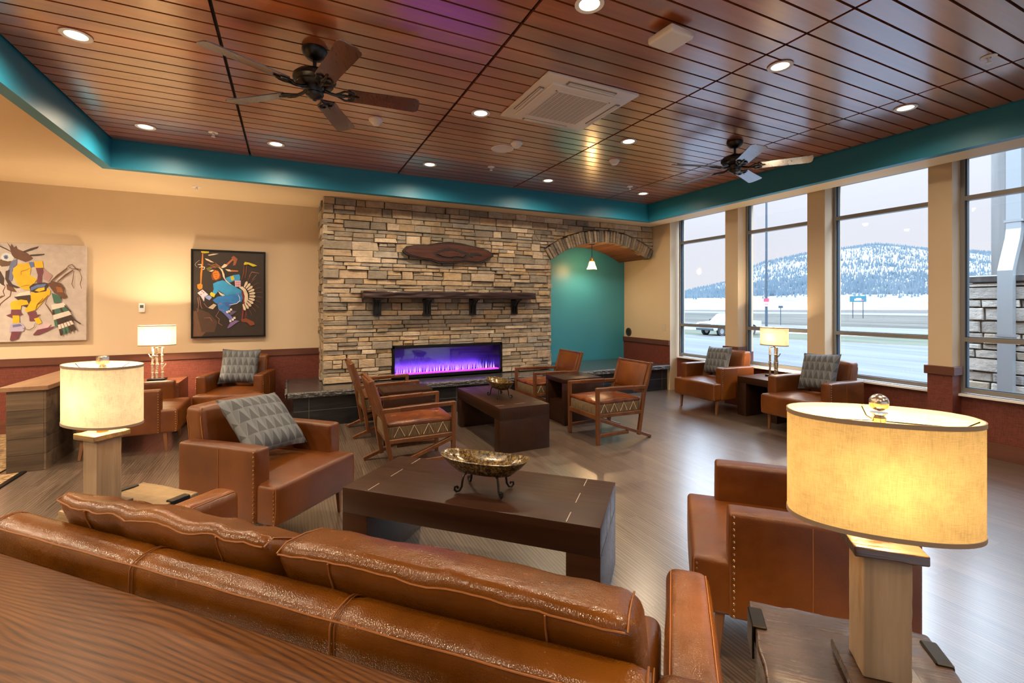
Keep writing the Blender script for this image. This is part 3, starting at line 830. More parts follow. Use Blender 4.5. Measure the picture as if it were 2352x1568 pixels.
def pillow(label, loc, rz, tilt, roll=0., size=.44, thick=.13):
    """square pillow, local x = facing direction; tilt leans it back"""
    m = MB(); N = 16; h = size / 2; L = {}
    for sg in (-1, 1):
        for i in range(N + 1):
            for j in range(N + 1):
                u = -1 + 2 * i / N; v = -1 + 2 * j / N
                edge = max(0, (1 - u ** 4) * (1 - v ** 4))
                x = sg * thick / 2 * edge ** .55
                pin = 1 - .07 * (1 - v * v) * abs(u) ** 3; pin2 = 1 - .07 * (1 - u * u) * abs(v) ** 3
                p = Vector((x + .006 * noise.noise(Vector((u * 3, v * 3, sg * 2))), u * h * pin, v * h * pin2))
                key = (i, j) if i in (0, N) or j in (0, N) else (i, j, sg)
                if key not in L: L[key] = m.bm.verts.new(p)
        g = lambda i, j: L[(i, j)] if i in (0, N) or j in (0, N) else L[(i, j, sg)]
        for i in range(N):
            for j in range(N): m.bm.faces.new((g(i, j), g(i + 1, j), g(i + 1, j + 1), g(i, j + 1)))
    o = m.build('throw_pillow', PILLOW, None, 60)
    o.location = loc; o.rotation_euler = (Matrix.Rotation(rz, 3, 'Z') @ Matrix.Rotation(-tilt, 3, 'Y') @ Matrix.Rotation(roll, 3, 'X')).to_euler()
    return tag(o, label, 'pillow', 'triangle patterned throw pillows')
def onchair(cl, rz, fx, fy, z): return (cl[0] + fx * cos(rz) - fy * sin(rz), cl[1] + fx * sin(rz) + fy * cos(rz), z)
pillow('blue grey triangle pillow tilted on the armchair left of the front coffee table', onchair(W(-2.44, 2.31), A45, -.085, .0, .655), A45 + .05, radians(45), radians(-5), .45)
pillow('grey pillow on the armchair nearest the fireplace alcove under the far window', onchair((5.235, 4.52), pi, -.095, .0, .655), pi - .05, radians(20), radians(3), .40)
pillow('grey brown pillow on the window armchair on the near side of the branch lamp', onchair((5.235, 3.20), pi, -.125, .02, .668), pi - .12, radians(20), radians(4), .43)
pillow('grey triangle pillow on the armchair beneath the black painting', onchair((-.575, 6.43), radians(-101.5), -.125, .0, .668), radians(-101.5), radians(18), radians(-2), .43)

# wooden sled armchairs with laced seats, local x = forward
def sled(label, loc, rz):
    t = thing('sled_armchair', label, 'armchair', loc, rz, 'wooden sled armchairs round the rear coffee table')
    for s in (-1, 1):
        y = s * .258; w = .036
        m = MB(); m.bar((.335, y, 0), (.342, y, .575), .038, w); m.build('front_leg', CHAIRWOOD, t)
        m = MB(); m.bar((-.19, y, .045), (-.262, y, .48), .038, w); m.bar((-.262, y, .475), (-.365, y, .80), .038, w); m.build('rear_leg', CHAIRWOOD, t)
        m = MB(); m.bar((.335, y, .262), (-.352, y, .012), w * .95, .034)
        for v in m.bm.verts: v.co.z = max(v.co.z, 0)
        m.build('runner', CHAIRWOOD, t)
        m = MB(); m.bar((.33, y, .092), (-.05, y, .092), .028, .034); m.build('stretcher', CHAIRWOOD, t)
        m = MB(); m.bar((.352, y, .560), (-.285, y, .545), .040, .034); a = m.build('armrest', CHAIRWOOD, t)
        m = MB(); m.bar((.20, y, .5575), (-.13, y, .5495), .046, .040, bev=.006); m.build('leather_wrap', LEATHER, a)
        m = MB(); m.bar((.335, y, .292), (-.225, y, .285), .032, .036); m.build('seat_rail', CHAIRWOOD, t)
    m = MB(); m.bar((.338, -.26, .275), (.338, .26, .275), .034, .05); m.build('cross_rail', CHAIRWOOD, t)
    m = MB(); m.bar((-.215, -.26, .28), (-.215, .26, .28), .034, .04); m.build('cross_rail', CHAIRWOOD, t)
    m = MB(); m.bar((-.348, -.26, .775), (-.348, .26, .775), .030, .05); m.build('back_rail', CHAIRWOOD, t)
    m = MB(); m.bar((-.272, -.26, .495), (-.272, .26, .495), .028, .035); m.build('back_rail', CHAIRWOOD, t)
    m = MB(); m.soft((-.235, -.236, .285), (.345, .236, .405), .016, 8, (0, .012, .004, .004, 0, 0)); seat = m.build('seat', CORD, t, 50)
    m = MB(); m.soft((-.235, -.243, .398), (.352, .243, .436), .018, 14, (0, 0, 0, 0, 0, .022), fn=lambda o: (o.x, o.y, o.z + wr(o, 10, .006))); m.build('leather_pad', HIDE, seat, 60)
    for s in (-1, 1):
        m = MB(); y = s * .243
        for k in range(4):
            x = -.13 + k * .125
            m.tube([(x - .045, y, .315), (x, y + s * .002, .402), (x + .045, y, .315)], .0032, 5)
        m.build('lacing', LACE, seat)
    def rec(o): return (-.300 - (o.z - .60) * .30 + o.x, o.y, o.z)
    m = MB(); m.soft((-.022, -.232, .50), (.022, .232, .782), .018, 10, (.004, .030, 0, 0, 0, 0), fn=rec); b = m.build('backrest', LEATHER, t, 50)
    m = MB(); m.tube([rec(Vector((.026, y, z))) for y, z in ((-.20, .535), (-.20, .755), (.20, .755), (.20, .535), (-.20, .535))], .0028, 5); m.build('piping', STITCH, b)
    return t
s1 = sled('wooden sled armchair right of the rear coffee table, nearer the camera', (3.15, 4.095, 0), pi)
dup(s1, (3.10, 5.33, 0), pi, 'wooden sled armchair right of the rear coffee table, half hidden behind the end table')
dup(s1, (.96, 4.14, 0), 0, 'wooden sled armchair left of the rear coffee table, nearer the camera')
dup(s1, (.955, 5.40, 0), 0, 'wooden sled armchair left of the rear coffee table, closer to the hearth')

# ------------------------------------------------------------------ tables
def slab_table(name, label, loc, rz, L, D, Hh, th, lw, group, mat, cat='coffee table', joints_and_glints=True):
    """waterfall table: thick top between two slab legs; local x = long side"""
    t = thing(name, label, cat, loc, rz, group)
    m = MB(); m.box((-L / 2, -D / 2, Hh - th), (L / 2, D / 2, Hh), .004, 2); top = m.build('tabletop', mat, t)
    for s in (-1, 1):
        x0, x1 = sorted((s * L / 2, s * (L / 2 - lw)))
        m = MB(); m.box((x0, -D / 2, 0), (x1, D / 2, Hh - th + .0005), .004, 2); leg = m.build('side_panel', mat, t)
    if joints_and_glints:
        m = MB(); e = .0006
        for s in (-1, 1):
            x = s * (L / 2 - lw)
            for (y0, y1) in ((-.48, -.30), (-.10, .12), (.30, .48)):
                n_ = MB(); n_.box((x - .0022, y0 * D, Hh - .001), (x + .0022, y1 * D, Hh + e)); n_.build('joint_glint_strip', GLINT, top, smooth=0)  # glint of the joint groove painted as a pale strip
            xe = s * (L / 2)
            for y in (-.44, -.12, .12, .44): m.box((xe - .001, y * D - .0035, Hh - th), (xe + e, y * D + .0035, Hh - .004)) if s > 0 else m.box((xe - e, y * D - .0035, Hh - th), (xe + .001, y * D + .0035, Hh - .004))
            for (y0, y1) in ((-.44, -.12), (.12, .44)): m.box((min(xe, xe + s * e) - .0005, y0 * D, Hh - th - .0035), (max(xe, xe + s * e) + .0005, y1 * D, Hh - th + .0035))
        m.build('joinery_lines', JOINT, top, smooth=0)
    return t
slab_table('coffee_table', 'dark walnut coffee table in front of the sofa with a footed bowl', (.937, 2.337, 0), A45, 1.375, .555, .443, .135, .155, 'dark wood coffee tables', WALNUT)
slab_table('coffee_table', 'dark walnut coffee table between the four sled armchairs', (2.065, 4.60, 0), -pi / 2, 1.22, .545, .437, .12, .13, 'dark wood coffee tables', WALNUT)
slab_table('end_table', 'dark wood end table between the two window armchairs', (5.53, 3.865, 0), pi / 2, .54, .58, .50, .085, .125, 'dark wood end tables', WALNUT, 'end table', False)
def cubby(label, loc, w, d, rz):
    t = slab_table('end_table', label, loc, rz, w, d, .545, .05, .06, 'dark wood end tables', WALNUT, 'end table', False)
    m = MB(); m.box((-w / 2 + .06, -d / 2 + .02, .0), (w / 2 - .06, d / 2 - .02, .26), .003, 1); m.build('lower_box', WALNUT, t)
    m = MB(); m.box((-w / 2 + .061, .02, .26), (w / 2 - .061, .035, .494)); m.build('inner_panel', BLACK, t)
    return t
cubby('dark wood end table between the two right hand sled armchairs', (3.165, 4.825, 0), .44, .53, pi / 2)
cubby('dark wood end table between the two left hand sled armchairs', (1.10, 4.905, 0), .38, .50, -pi / 2)
slab_table('end_table', 'reddish brown corner end table under the pale branch lamp at the back wall', (-1.365, 6.53, 0), 0, .50, .54, .552, .06, .06, 'dark wood end tables', wood('red_brown_table_wood', (.06, .016, .007), (.17, .055, .022), 0, .8, .35, .2), 'end table', False)

def crate(label, loc, mat, w=.425, d=.47):
    t = thing('crate_table', label, 'side table', loc, A45, 'distressed crate side tables beside the sofa')
    m = MB(); m.soft((-w / 2, -d / 2, .505), (w / 2, d / 2, .555), .008, 20, fn=lambda o: (o.x + .006 * noise.noise(Vector((o.y * 14, o.z * 8, 1))), o.y + .006 * noise.noise(Vector((o.x * 14, 3, o.z * 8))), o.z + .0035 * noise.noise(o * 34) * (o.z > .54)))
    top = m.build('tabletop', mat, t, 30)
    m = MB(); m.box((-w / 2 + .02, -d / 2 + .02, .03), (w / 2 - .02, d / 2 - .02, .506), .006, 1); b = m.build('body', mat, t)
    for sx in (-1, 1):
        for sy in (-1, 1):
            x0, x1 = sorted((sx * (w / 2 + .004), sx * (w / 2 - .032))); yy = sy * (d / 2 - .085)
            m = MB(); m.box((x0, yy - .042, .552), (x1, yy + .042, .5615), .003, 1)
            xs = sorted((sx * (w / 2 + .004), sx * (w / 2 - .002))); m.box((xs[0], yy - .042, .47), (xs[1], yy + .042, .556), .001, 1)
            m.build('iron_strap', IRON, t)
    m = MB(); m.box((-w / 2 + .0, -d / 2 + .0, 0), (w / 2 - .0, d / 2 - .0, .045), .006, 1); m.build('plinth', mat, t)
    return t
crate('distressed dark crate side table under the large yellow lamp at lower right', (*W(.415, 1.275), 0), RUSTIC)
crate('distressed tan crate side table at the far left end of the sofa', (*W(-2.262, 1.372), 0), RUSTIC_PALE, .37, .34)

# low divider clad in barn wood
d = thing('room_divider', 'low barn wood clad divider with a flat wood cap at the left', 'divider', (-2.03, 6.12, 0))
m = MB(); z = 0
while z < .675:
    hh = min(random.choice([.075, .095, .12, .14]), .686 - z)
    if .686 - z - hh < .03: hh = .686 - z
    k = random.uniform(.45, 1.3); g = random.uniform(-.06, .06)
    m.box((-.118, -.775, z + .001), (.118, -.757, z + hh - .001), .0015, 1, c=(k * (1 + g), k, k * (1 - g)))
    y = -.7745
    while y < .74:
        L = random.uniform(.35, .8); L = min(L, .78 - y); k = random.uniform(.35, 1.3)
        m.box((.118, y, z + .001), (.134, y + L - .001, z + hh - .001), .0015, 1, c=(k, k * .98, k * .97)); y += L
    z += hh
m.build('barn_boards', BARN, d)
m = MB(); m.box((-.118, -.757, 0), (.118, .78, .686)); m.build('core', GAP, d, smooth=0)
m = MB(); m.box((-.155, -.80, .688), (.155, .80, .728), .003, 1); m.build('cap', SHELFTOP, d)
# ------------------------------------------------------------------ lamps
def oval(m, ra, rb, z0, z1, seg=56, e=2.25, thick=0.):
    def ring(k, z):
        out = []
        for i in range(seg):
            t = 2 * pi * i / seg; c, s = cos(t), sin(t)
            out.append(m.bm.verts.new((math.copysign(abs(c) ** (2 / e), c) * (ra + k), math.copysign(abs(s) ** (2 / e), s) * (rb + k), z)))
        return out
    def band(a, b):
        for i in range(seg): m.bm.faces.new((a[i], a[(i + 1) % seg], b[(i + 1) % seg], b[i]))
    if thick:
        A, B, C, D = ring(thick, z0), ring(thick, z1), ring(-thick, z1), ring(-thick, z0)
        band(A, B); band(B, C); band(C, D); band(D, A)
    else: 
        n = 6; R = [ring(0, z0 + (z1 - z0) * j / n) for j in range(n + 1)]
        for a, b in zip(R, R[1:]): band(a, b)
def shade(t, ra, rb, z0, z1, mat, power, col, bulbz=None):
    m = MB(); oval(m, ra, rb, z0, z1); sh = m.build('lamp_shade', mat, t, 60)
    for z in (z0, z1 - .010):
        m = MB(); oval(m, ra, rb, z, z + .010, thick=.0016); m.build('shade_trim', TAPE, sh, 40)
    zt = z1 - .022
    m = MB(); m.tube([(-ra + .002, 0, z1 - .006), (-ra + .03, 0, zt), (0, 0, zt + .004), (ra - .03, 0, zt), (ra - .002, 0, z1 - .006)], .0017, 5)
    m.tube([(0, -rb + .002, z1 - .006), (0, -rb + .03, zt), (0, rb - .03, zt), (0, rb - .002, z1 - .006)], .0017, 5)
    m.tube([(0, -.05, z0 + .02), (0, -.055, z0 + .1), (0, -.03, zt - .02), (0, 0, zt)], .0017, 5); m.tube([(0, .05, z0 + .02), (0, .055, z0 + .1), (0, .03, zt - .02), (0, 0, zt)], .0017, 5)
    m.build('spider', IRON, sh)
    bz = bulbz or (z0 + z1) / 2 - .02
    m = MB(); m.lathe([(.0, z0 - .01), (.014, z0 - .01), (.014, bz - .03), (.0, bz - .03)], seg=12); m.build('socket', BRASS, t)
    m = MB(); m.ball((0, 0, bz), .028, 14, 10, (1, 1, 1.25)); m.build('bulb', BULB, t)
    light('bulb_light', 'POINT', (0, 0, bz), power, col, t, .05)
    return zt
WARM = (1., .72, .42)
def post_lamp(label, loc, finial, mat, power, col):
    t = thing('post_table_lamp', label, 'table lamp', loc, A45, 'wooden post table lamps beside the sofa')
    m = MB(); m.box((-.075, -.075, 0), (.075, .075, .022), .003, 1); m.build('base_board', RUSTIC, t)
    m = MB(); m.soft((-.0455, -.0455, .022), (.0455, .0455, .30), .004, 12, fn=lambda o: (o.x + .0012 * noise.noise(o * 40), o.y + .0012 * noise.noise(o * 40 + Vector((5, 0, 0))), o.z)); m.build('post', GREYPOST, t, 30)
    m = MB(); m.soft((-.068, -.068, .300), (.068, .068, .323), .004, 10, fn=lambda o: (o.x, o.y, o.z + .002 * noise.noise(o * 45))); m.build('cap_board', RUSTIC if mat is LINEN else RUSTIC_PALE, t, 30)
    m = MB(); m.lathe([(0, .322), (.020, .322), (.020, .362), (0, .362)], seg=20); m.build('neck', BRASS, t)
    z0 = .358; z1 = .608
    zt = shade(t, .184, .104, z0, z1, mat, power, col)
    m = MB(); m.lathe([(0, zt), (.012, zt), (.014, zt + .012), (.008, zt + .02), (.008, zt + .022)], seg=16)
    if finial == 'ball': m.lathe([(.011, zt + .018), (.018, zt + .024), (.0, zt + .024)], seg=16); m.ball((0, 0, zt + .047), .0195, 18, 12)
    else: m.box((-.017, -.017, zt + .022), (.017, .017, zt + .056), .005, 2)
    m.build('finial', CHROME, t)
    return t
post_lamp('large yellow linen table lamp on a wooden post at lower right', (*W(.447, 1.285), .5625), 'ball', LINEN, 20, (1., .73, .36))
post_lamp('cream linen table lamp on a grey wooden post at the left', (*W(-2.285, 1.275), .5615), 'cube', LINEN_W, 21, (1., .72, .42))

def branch_lamp(label, loc, rz, mat, power):
    t = thing('branch_table_lamp', label, 'table lamp', loc, rz, 'branch table lamps at the walls')
    m = MB(); m.box((-.085, -.06, 0), (.085, .06, .022), .003, 1); m.build('base', BLACK, t)
    for k, (x, y) in enumerate(((-.045, .01), (.0, -.02), (.045, .015))):
        m = MB(); pts = []; rr = []
        for j in range(12):
            z = .02 + .36 * j / 11; pts.append((x + .010 * noise.noise(Vector((k * 3, z * 9, 1))), y + .010 * noise.noise(Vector((k * 3, z * 9, 7))), z)); rr.append(.0125 + .003 * noise.noise(Vector((k, z * 25, 3))))
        m.tube(pts, rr, 9)
        for zz in (.10, .19, .29):
            j = int((zz - .02) / .36 * 11); m.ball(pts[j], .0165, 8, 6, (1, 1, .7))
        if k != 1:
            s = -1 if k == 0 else 1; j = 5 if k == 0 else 3; b = pts[j]
            zz = .25 if k == 0 else .13; b = (x, y, zz)
            m.tube([b, (b[0] + s * .022, b[1] - .01, b[2] + .025), (b[0] + s * .036, b[1] - .014, b[2] + .055)], [.008, .007, .005], 7)
        m.build('branch', mat, t)
    m = MB(); m.tube([(-.04, .01, .375), (.0, -.01, .385), (.04, .015, .375)], .007, 6); m.tube([(0, 0, .38), (0, 0, .42)], .009, 8); m.build('neck', IRON, t)
    zt = shade(t, .178, .10, .40, .632, LINEN_W, power, (1., .76, .48))
    m = MB(); m.tube([(0, 0, zt), (0, 0, zt + .02), (.003, 0, zt + .03)], [.006, .009, .004], 8); m.tube([(0, 0, zt + .016), (.016, 0, zt + .022)], [.005, .004], 6); m.build('finial', mat, t)
    return t
branch_lamp('pale birch branch lamp on the corner end table between the two paintings', (-1.375, 6.58, .5525), 0, BIRCH, 75)
branch_lamp('birch branch lamp coloured as backlit on the end table between the two window armchairs', (5.60, 3.88, .5005), pi / 2, BIRCH_BACKLIT, 40)

# ------------------------------------------------------------------ footed bowls
def bowl(label, loc, rz):
    t = thing('footed_bowl', label, 'bowl', loc, rz, 'long footed bowls on the coffee tables')
    m = MB(); seg = 40
    def ring(a, b, z, e=2.6):
        out = []
        for i in range(seg):
            q = 2 * pi * i / seg; c, s = cos(q), sin(q)
            x = math.copysign(abs(c) ** (2 / e), c) * a; y = math.copysign(abs(s) ** (2 / e), s) * b
            out.append(m.bm.verts.new((x, y, z + .014 * (abs(x) / .25) ** 3 * (z > .12) + .002 * noise.noise(Vector((x * 30, y * 30, z * 20))))))
        return out
    R = [ring(.10, .035, .088), ring(.15, .062, .098), ring(.20, .085, .128), ring(.238, .102, .165), ring(.245, .107, .172), ring(.236, .100, .174), ring(.20, .082, .142), ring(.14, .055, .110), ring(.06, .02, .102)]
    for a, b in zip(R, R[1:]):
        for i in range(seg): m.bm.faces.new((a[i], a[(i + 1) % seg], b[(i + 1) % seg], b[i]))
    m.bm.faces.new(R[0]); m.bm.faces.new(R[-1])
    m.build('dish', BOWL, t, 60)
    for sx in (-1, 1):
        for sy in (-1, 1):
            m = MB(); x, y = sx * .085, sy * .045; ux, uy = sx * .75, sy * .66
            P = lambda d, z: (x + ux * d, y + uy * d, z)
            pts = [P(-.01, .100), P(.012, .088), P(.020, .06), P(.024, .03), P(.036, .010), P(.052, .0075), P(.062, .018), P(.060, .032), P(.048, .034), P(.044, .024)]
            m.tube(pts, .0062, 7); m.build('scroll_leg', IRON, t)
    return t
bowl('mottled brown footed bowl on the coffee table in front of the sofa', (*W(*(lambda x, y: ((x - y) * R2, (x + y) * R2))(.925, 2.255)), .4442), A45)
bowl('mottled footed bowl on the coffee table between the sled armchairs', (2.02, 4.50, .4382), -pi / 2)

# ------------------------------------------------------------------ paintings
def lerp(a, b, t): return a + (b - a) * t
def painting(name, label, x0, x1, z0, z1, bg, frame, shapes, fr, cat='painting'):
    y = YW - .045
    t = thing(name, label, cat, ((x0 + x1) / 2, YW, (z0 + z1) / 2))
    m = MB(); m.box((x0 + .02, YW - .014, z0 + .02), (x1 - .02, YW - .001, z1 - .02)); loc(m.build('stretcher_frame', RAIL, t, smooth=0), t)
    m = MB(); m.box((x0, y, z0), (x1, YW - .012, z1), .003, 1, c=bg); loc(m.build('canvas', ART, t, smooth=0), t)
    if frame:
        m = MB(); w = .016; f = y - .012
        m.box((x0 - .004, f, z0 - .004), (x0 + w, YW - .001, z1 + .004)); m.box((x1 - w, f, z0 - .004), (x1 + .004, YW - .001, z1 + .004)); m.box((x0 + w, f, z0 - .004), (x1 - w, YW - .001, z0 + w)); m.box((x0 + w, f, z1 - w), (x1 - w, YW - .001, z1 + .004))
        loc(m.build('picture_frame', BLACK, t, smooth=0), t)
    m = MB(); k = 0
    L, R_, TL, TR, BL, BR = fr
    for c, poly in shapes:
        k += 1; yy = y - .0004 - .00022 * k
        pts = []
        if isinstance(poly, tuple):      # (width, polyline): a brush stroke
            w, line = poly; a = []; b = []
            for i, p in enumerate(line):
                q0, q1 = line[max(0, i - 1)], line[min(len(line) - 1, i + 1)]
                dx, dy = q1[0] - q0[0], q1[1] - q0[1]; l = max(1e-6, sqrt(dx * dx + dy * dy)); ww = w / 2 * (1 if 0 < i < len(line) - 1 else .6)
                a.append((p[0] - dy / l * ww, p[1] + dx / l * ww)); b.append((p[0] + dy / l * ww, p[1] - dx / l * ww))
            polys = [[a[i], a[i + 1], b[i + 1], b[i]] for i in range(len(line) - 1)]
        else: polys = [poly]
        for poly in polys:
            pts = []
            for (px, py) in poly:
                u = (px - L) / (R_ - L); v = (py - lerp(TL, TR, u)) / (lerp(BL, BR, u) - lerp(TL, TR, u))
                pts.append((lerp(x0, x1, u), yy, lerp(z1, z0, v)))
            try: m.face(pts, c)
            except ValueError: pass
    loc(m.build('painted_figure', ART, t, smooth=0), t)
    return t
Yel = (.72, .44, .012); Brn = (.13, .055, .03); Dk = (.05, .028, .022); Pur = (.16, .045, .07); Blu = (.10, .17, .42); Grn = (.05, .15, .11); Wh = (.72, .62, .56); Gy = (.30, .24, .23); Red = (.20, .03, .03)
sh = []
A_ = sh.append
A_((Dk, [(0, 480), (40, 540), (100, 610), (140, 690), (135, 760), (150, 790), (110, 770), (60, 720), (20, 650), (0, 590)]))
for ln in ([(150, 790), (125, 850), (140, 905), (60, 955), (10, 1010), (0, 1050)], [(170, 800), (215, 850), (205, 910), (140, 965), (95, 1010), (85, 1050)], [(0, 985), (50, 945), (120, 905)]): A_((Brn, (13, ln)))
A_((Brn, [(160, 760), (230, 780), (280, 860), (215, 850), (170, 830)]))
A_((Dk, (14, [(215, 355), (160, 325), (105, 300), (30, 250)]))); A_((Gy, (8, [(30, 240), (90, 265), (125, 300)])))
for ln in ([(0, 350), (40, 345), (75, 330)], [(10, 375), (50, 365), (80, 345)]): A_((Brn, (10, ln)))
A_((Brn, [(165, 235), (210, 290), (220, 255), (250, 300), (275, 280), (290, 320), (340, 340), (400, 365), (430, 390), (470, 430), (430, 460), (380, 480), (300, 450), (240, 430), (215, 370), (200, 300)]))
A_((Dk, [(340, 350), (440, 305), (535, 275), (520, 300), (440, 335), (370, 362)])); A_((Dk, [(430, 385), (520, 375), (605, 368), (600, 382), (520, 398), (440, 405)]))
A_(((.12, .065, .03), [(65, 475), (100, 455), (150, 470), (215, 470), (215, 520), (170, 535), (110, 545), (75, 515)]))
A_(((.62, .66, .66), [(100, 430), (115, 385), (160, 370), (215, 385), (250, 430), (235, 465), (180, 478), (120, 465)])); A_((Blu, [(130, 415), (155, 398), (180, 405), (185, 435), (165, 455), (138, 445)])); A_((Dk, [(148, 420), (165, 415), (170, 435), (152, 438)]))
A_(((.14, .16, .30), [(215, 480), (285, 440), (280, 520), (230, 560), (250, 620), (225, 720), (160, 720), (155, 640), (190, 570)]))
A_((Dk, [(155, 600), (205, 580), (190, 700), (230, 760), (320, 800), (280, 810), (190, 780), (150, 700)]))
A_((Yel, [(250, 560), (300, 505), (420, 490), (445, 560), (430, 640), (500, 680), (510, 700), (470, 770), (440, 830), (370, 830), (300, 780), (255, 700), (230, 620)]))
A_((Blu, [(420, 480), (475, 475), (480, 530), (440, 545)])); A_((Yel, [(480, 465), (580, 458), (590, 545), (500, 550), (485, 520)]))
A_((Pur, [(500, 550), (590, 545), (600, 560), (575, 640), (570, 740), (510, 740), (525, 640)])); A_(((.42, .25, .26), [(590, 550), (700, 640), (650, 720), (590, 690)]))
for ln in ([(330, 640), (330, 600), (400, 575), (430, 555)], [(330, 790), (400, 770), (440, 770)]): A_((Brn, (6, ln)))
A_((Yel, [(440, 860), (560, 850), (640, 800), (675, 830), (670, 880), (600, 960), (500, 1080), (400, 1110), (375, 1085), (400, 1020), (440, 960)]))
A_((Dk, [(425, 790), (470, 750), (600, 730), (670, 745), (640, 780), (625, 840), (500, 865), (440, 845)])); A_((Blu, [(440, 800), (520, 760), (625, 748), (600, 785), (520, 800), (445, 840)])); A_((Yel, [(490, 835), (530, 805), (605, 790), (605, 825), (540, 850)]))
A_((Wh, [(310, 870), (430, 840), (445, 900), (260, 920)])); A_((Dk, [(250, 920), (330, 905), (440, 890), (445, 960), (400, 1050), (350, 1030), (300, 960)])); A_((Yel, [(230, 975), (330, 950), (400, 960), (420, 1010), (335, 1025), (325, 1080), (225, 1080), (205, 1010)]))
A_((Brn, (10, [(590, 930), (520, 1010), (500, 1080)]))); A_((Brn, (10, [(650, 890), (580, 970), (530, 1010)])))
A_((Pur, [(220, 1078), (325, 1075), (330, 1110), (355, 1135), (310, 1150), (310, 1170), (240, 1185), (160, 1150), (215, 1130)])); A_((Yel, [(235, 1150), (310, 1150), (315, 1245), (240, 1250)]))
A_((Pur, [(400, 1115), (500, 1090), (510, 1140), (570, 1135), (520, 1160), (545, 1210), (430, 1220), (425, 1160)])); A_((Yel, [(480, 1190), (540, 1170), (575, 1240), (530, 1265)]))
A_(((.42, .38, .55), [(220, 1255), (330, 1240), (375, 1290), (360, 1350), (200, 1355), (205, 1300)])); A_(((.15, .15, .35), [(235, 1270), (320, 1255), (350, 1280), (240, 1300)]))
A_(((.60, .45, .50), [(520, 1280), (620, 1230), (680, 1260), (640, 1310), (540, 1330)])); A_((Pur, [(225, 1352), (330, 1350), (300, 1440), (215, 1470), (205, 1450)])); A_((Pur, [(470, 1390), (520, 1330), (650, 1300), (750, 1280), (640, 1345), (540, 1390), (480, 1398)]))
A_((Brn, (7, [(350, 1310), (430, 1330), (480, 1300), (500, 1240)]))); A_((Brn, (9, [(640, 930), (615, 1000), (680, 1100), (740, 1200), (750, 1270)])))
A_((Brn, (22, [(680, 720), (760, 640), (880, 540)]))); A_((Brn, (22, [(760, 720), (860, 630), (950, 565)])))
for ln in ([(870, 540), (900, 505), (940, 490), (980, 540), (1040, 580)], [(890, 520), (940, 550), (1000, 545), (1050, 560), (1040, 535)], [(960, 570), (950, 680), (935, 740), (960, 800)], [(1030, 570), (1060, 660), (1040, 740), (1055, 800)]): A_((Brn, (9, ln)))
A_((Brn, [(640, 745), (700, 710), (800, 735), (850, 800), (840, 850), (880, 910), (830, 935), (780, 890), (720, 860), (680, 800)])); A_(((.30, .11, .03), [(740, 780), (810, 790), (830, 850), (760, 850)]))
A_((Grn, [(690, 860), (800, 900), (800, 980), (720, 990)]))
random.seed(3)
for k in range(7):
    a = lerp(.55, -.55, k / 6); bx, by = 700 + k * 18, 985 - k * 3
    for q, (d, ln, c) in enumerate(((30, 75, Wh), (95, 80, Dk), (165, 75, Wh), (230, 85, Dk), (310, 70, Wh), (370, 80, Dk))):
        dx, dy = .30 + k * .055 - .15, .95 - k * .03
        if q > 3 and k in (0, 6): continue
        cx0, cy0 = bx + dx * d, by + dy * d; w = 30 - q
        A_((c if c is Wh else random.choice([Dk, Dk, Grn]), [(cx0 - w * .6, cy0), (cx0 + w * .6, cy0 - 8), (cx0 + dx * ln + w * .6, cy0 + dy * ln - 8), (cx0 + dx * ln - w * .1, cy0 + dy * ln + 12), (cx0 + dx * ln - w * .6, cy0 + dy * ln)]))
for ln in ([(850, 1020), (930, 1100)], [(940, 1180), (1050, 1255)]): A_((Dk, (24, ln)))
painting('painting', 'large unframed painting of a dancer in yellow on a pale ground at the left', -3.02, -2.109, 1.013, 2.098, (.52, .46, .43), False, sh, (-180, 1112, 245, 248, 1492, 1465))

Or = (.62, .20, .015); Bl = (.03, .22, .62); Bl2 = (.035, .30, .62); Bd = (.05, .14, .48); Cr = (.72, .60, .45); Yl = (.60, .50, .02); Ru = (.22, .055, .02); Pk = (.62, .42, .52)
sh = []; A_ = sh.append
A_(((.15, .075, .045), [(80, 1100), (200, 1080), (330, 1200), (300, 1350), (200, 1465), (80, 1470)])); A_(((.085, .045, .028), [(120, 1050), (300, 1120), (420, 1250), (380, 1400), (200, 1400)]))
for ln in ([(215, 265), (210, 420), (195, 560), (190, 720)],): A_((Or, (24, ln)))
A_((Yl, [(190, 230), (305, 228), (300, 255), (240, 262), (200, 255)])); A_((Cr, [(290, 285), (360, 268), (440, 265), (380, 285), (300, 297)])); A_((Cr, [(245, 335), (290, 345), (375, 395), (330, 390), (265, 360)]))
for ln in ([(165, 470), (200, 455), (245, 465), (235, 490), (215, 500)], [(150, 425), (195, 425), (200, 455)], [(175, 360), (125, 400), (110, 430), (140, 465)]): A_((Cr, (13 if ln[0][0] != 175 else 4, ln)))
A_((Or, [(140, 715), (190, 695), (215, 720), (210, 770), (170, 790), (145, 765)]))
for k, ln in enumerate(([(285, 415), (370, 450), (460, 465)], [(330, 460), (400, 470)], [(350, 420), (440, 440), (470, 465)], [(390, 400), (450, 450)])): A_(((.32, .13, .04), (14, ln)))
A_((Cr, [(470, 465), (520, 415), (570, 425), (545, 455), (500, 475)])); A_(((.42, .13, .05), [(540, 420), (640, 330), (655, 350), (570, 430)])); A_(((.30, .09, .04), [(620, 320), (655, 295), (710, 340), (680, 430), (640, 440), (655, 380)]))
A_((Cr, [(530, 490), (600, 495), (620, 525), (570, 520)])); A_(((.48, .17, .06), [(600, 500), (720, 510), (715, 525), (620, 525)]))
A_(((.16, .14, .03), [(265, 480), (330, 450), (350, 480), (290, 520)]))
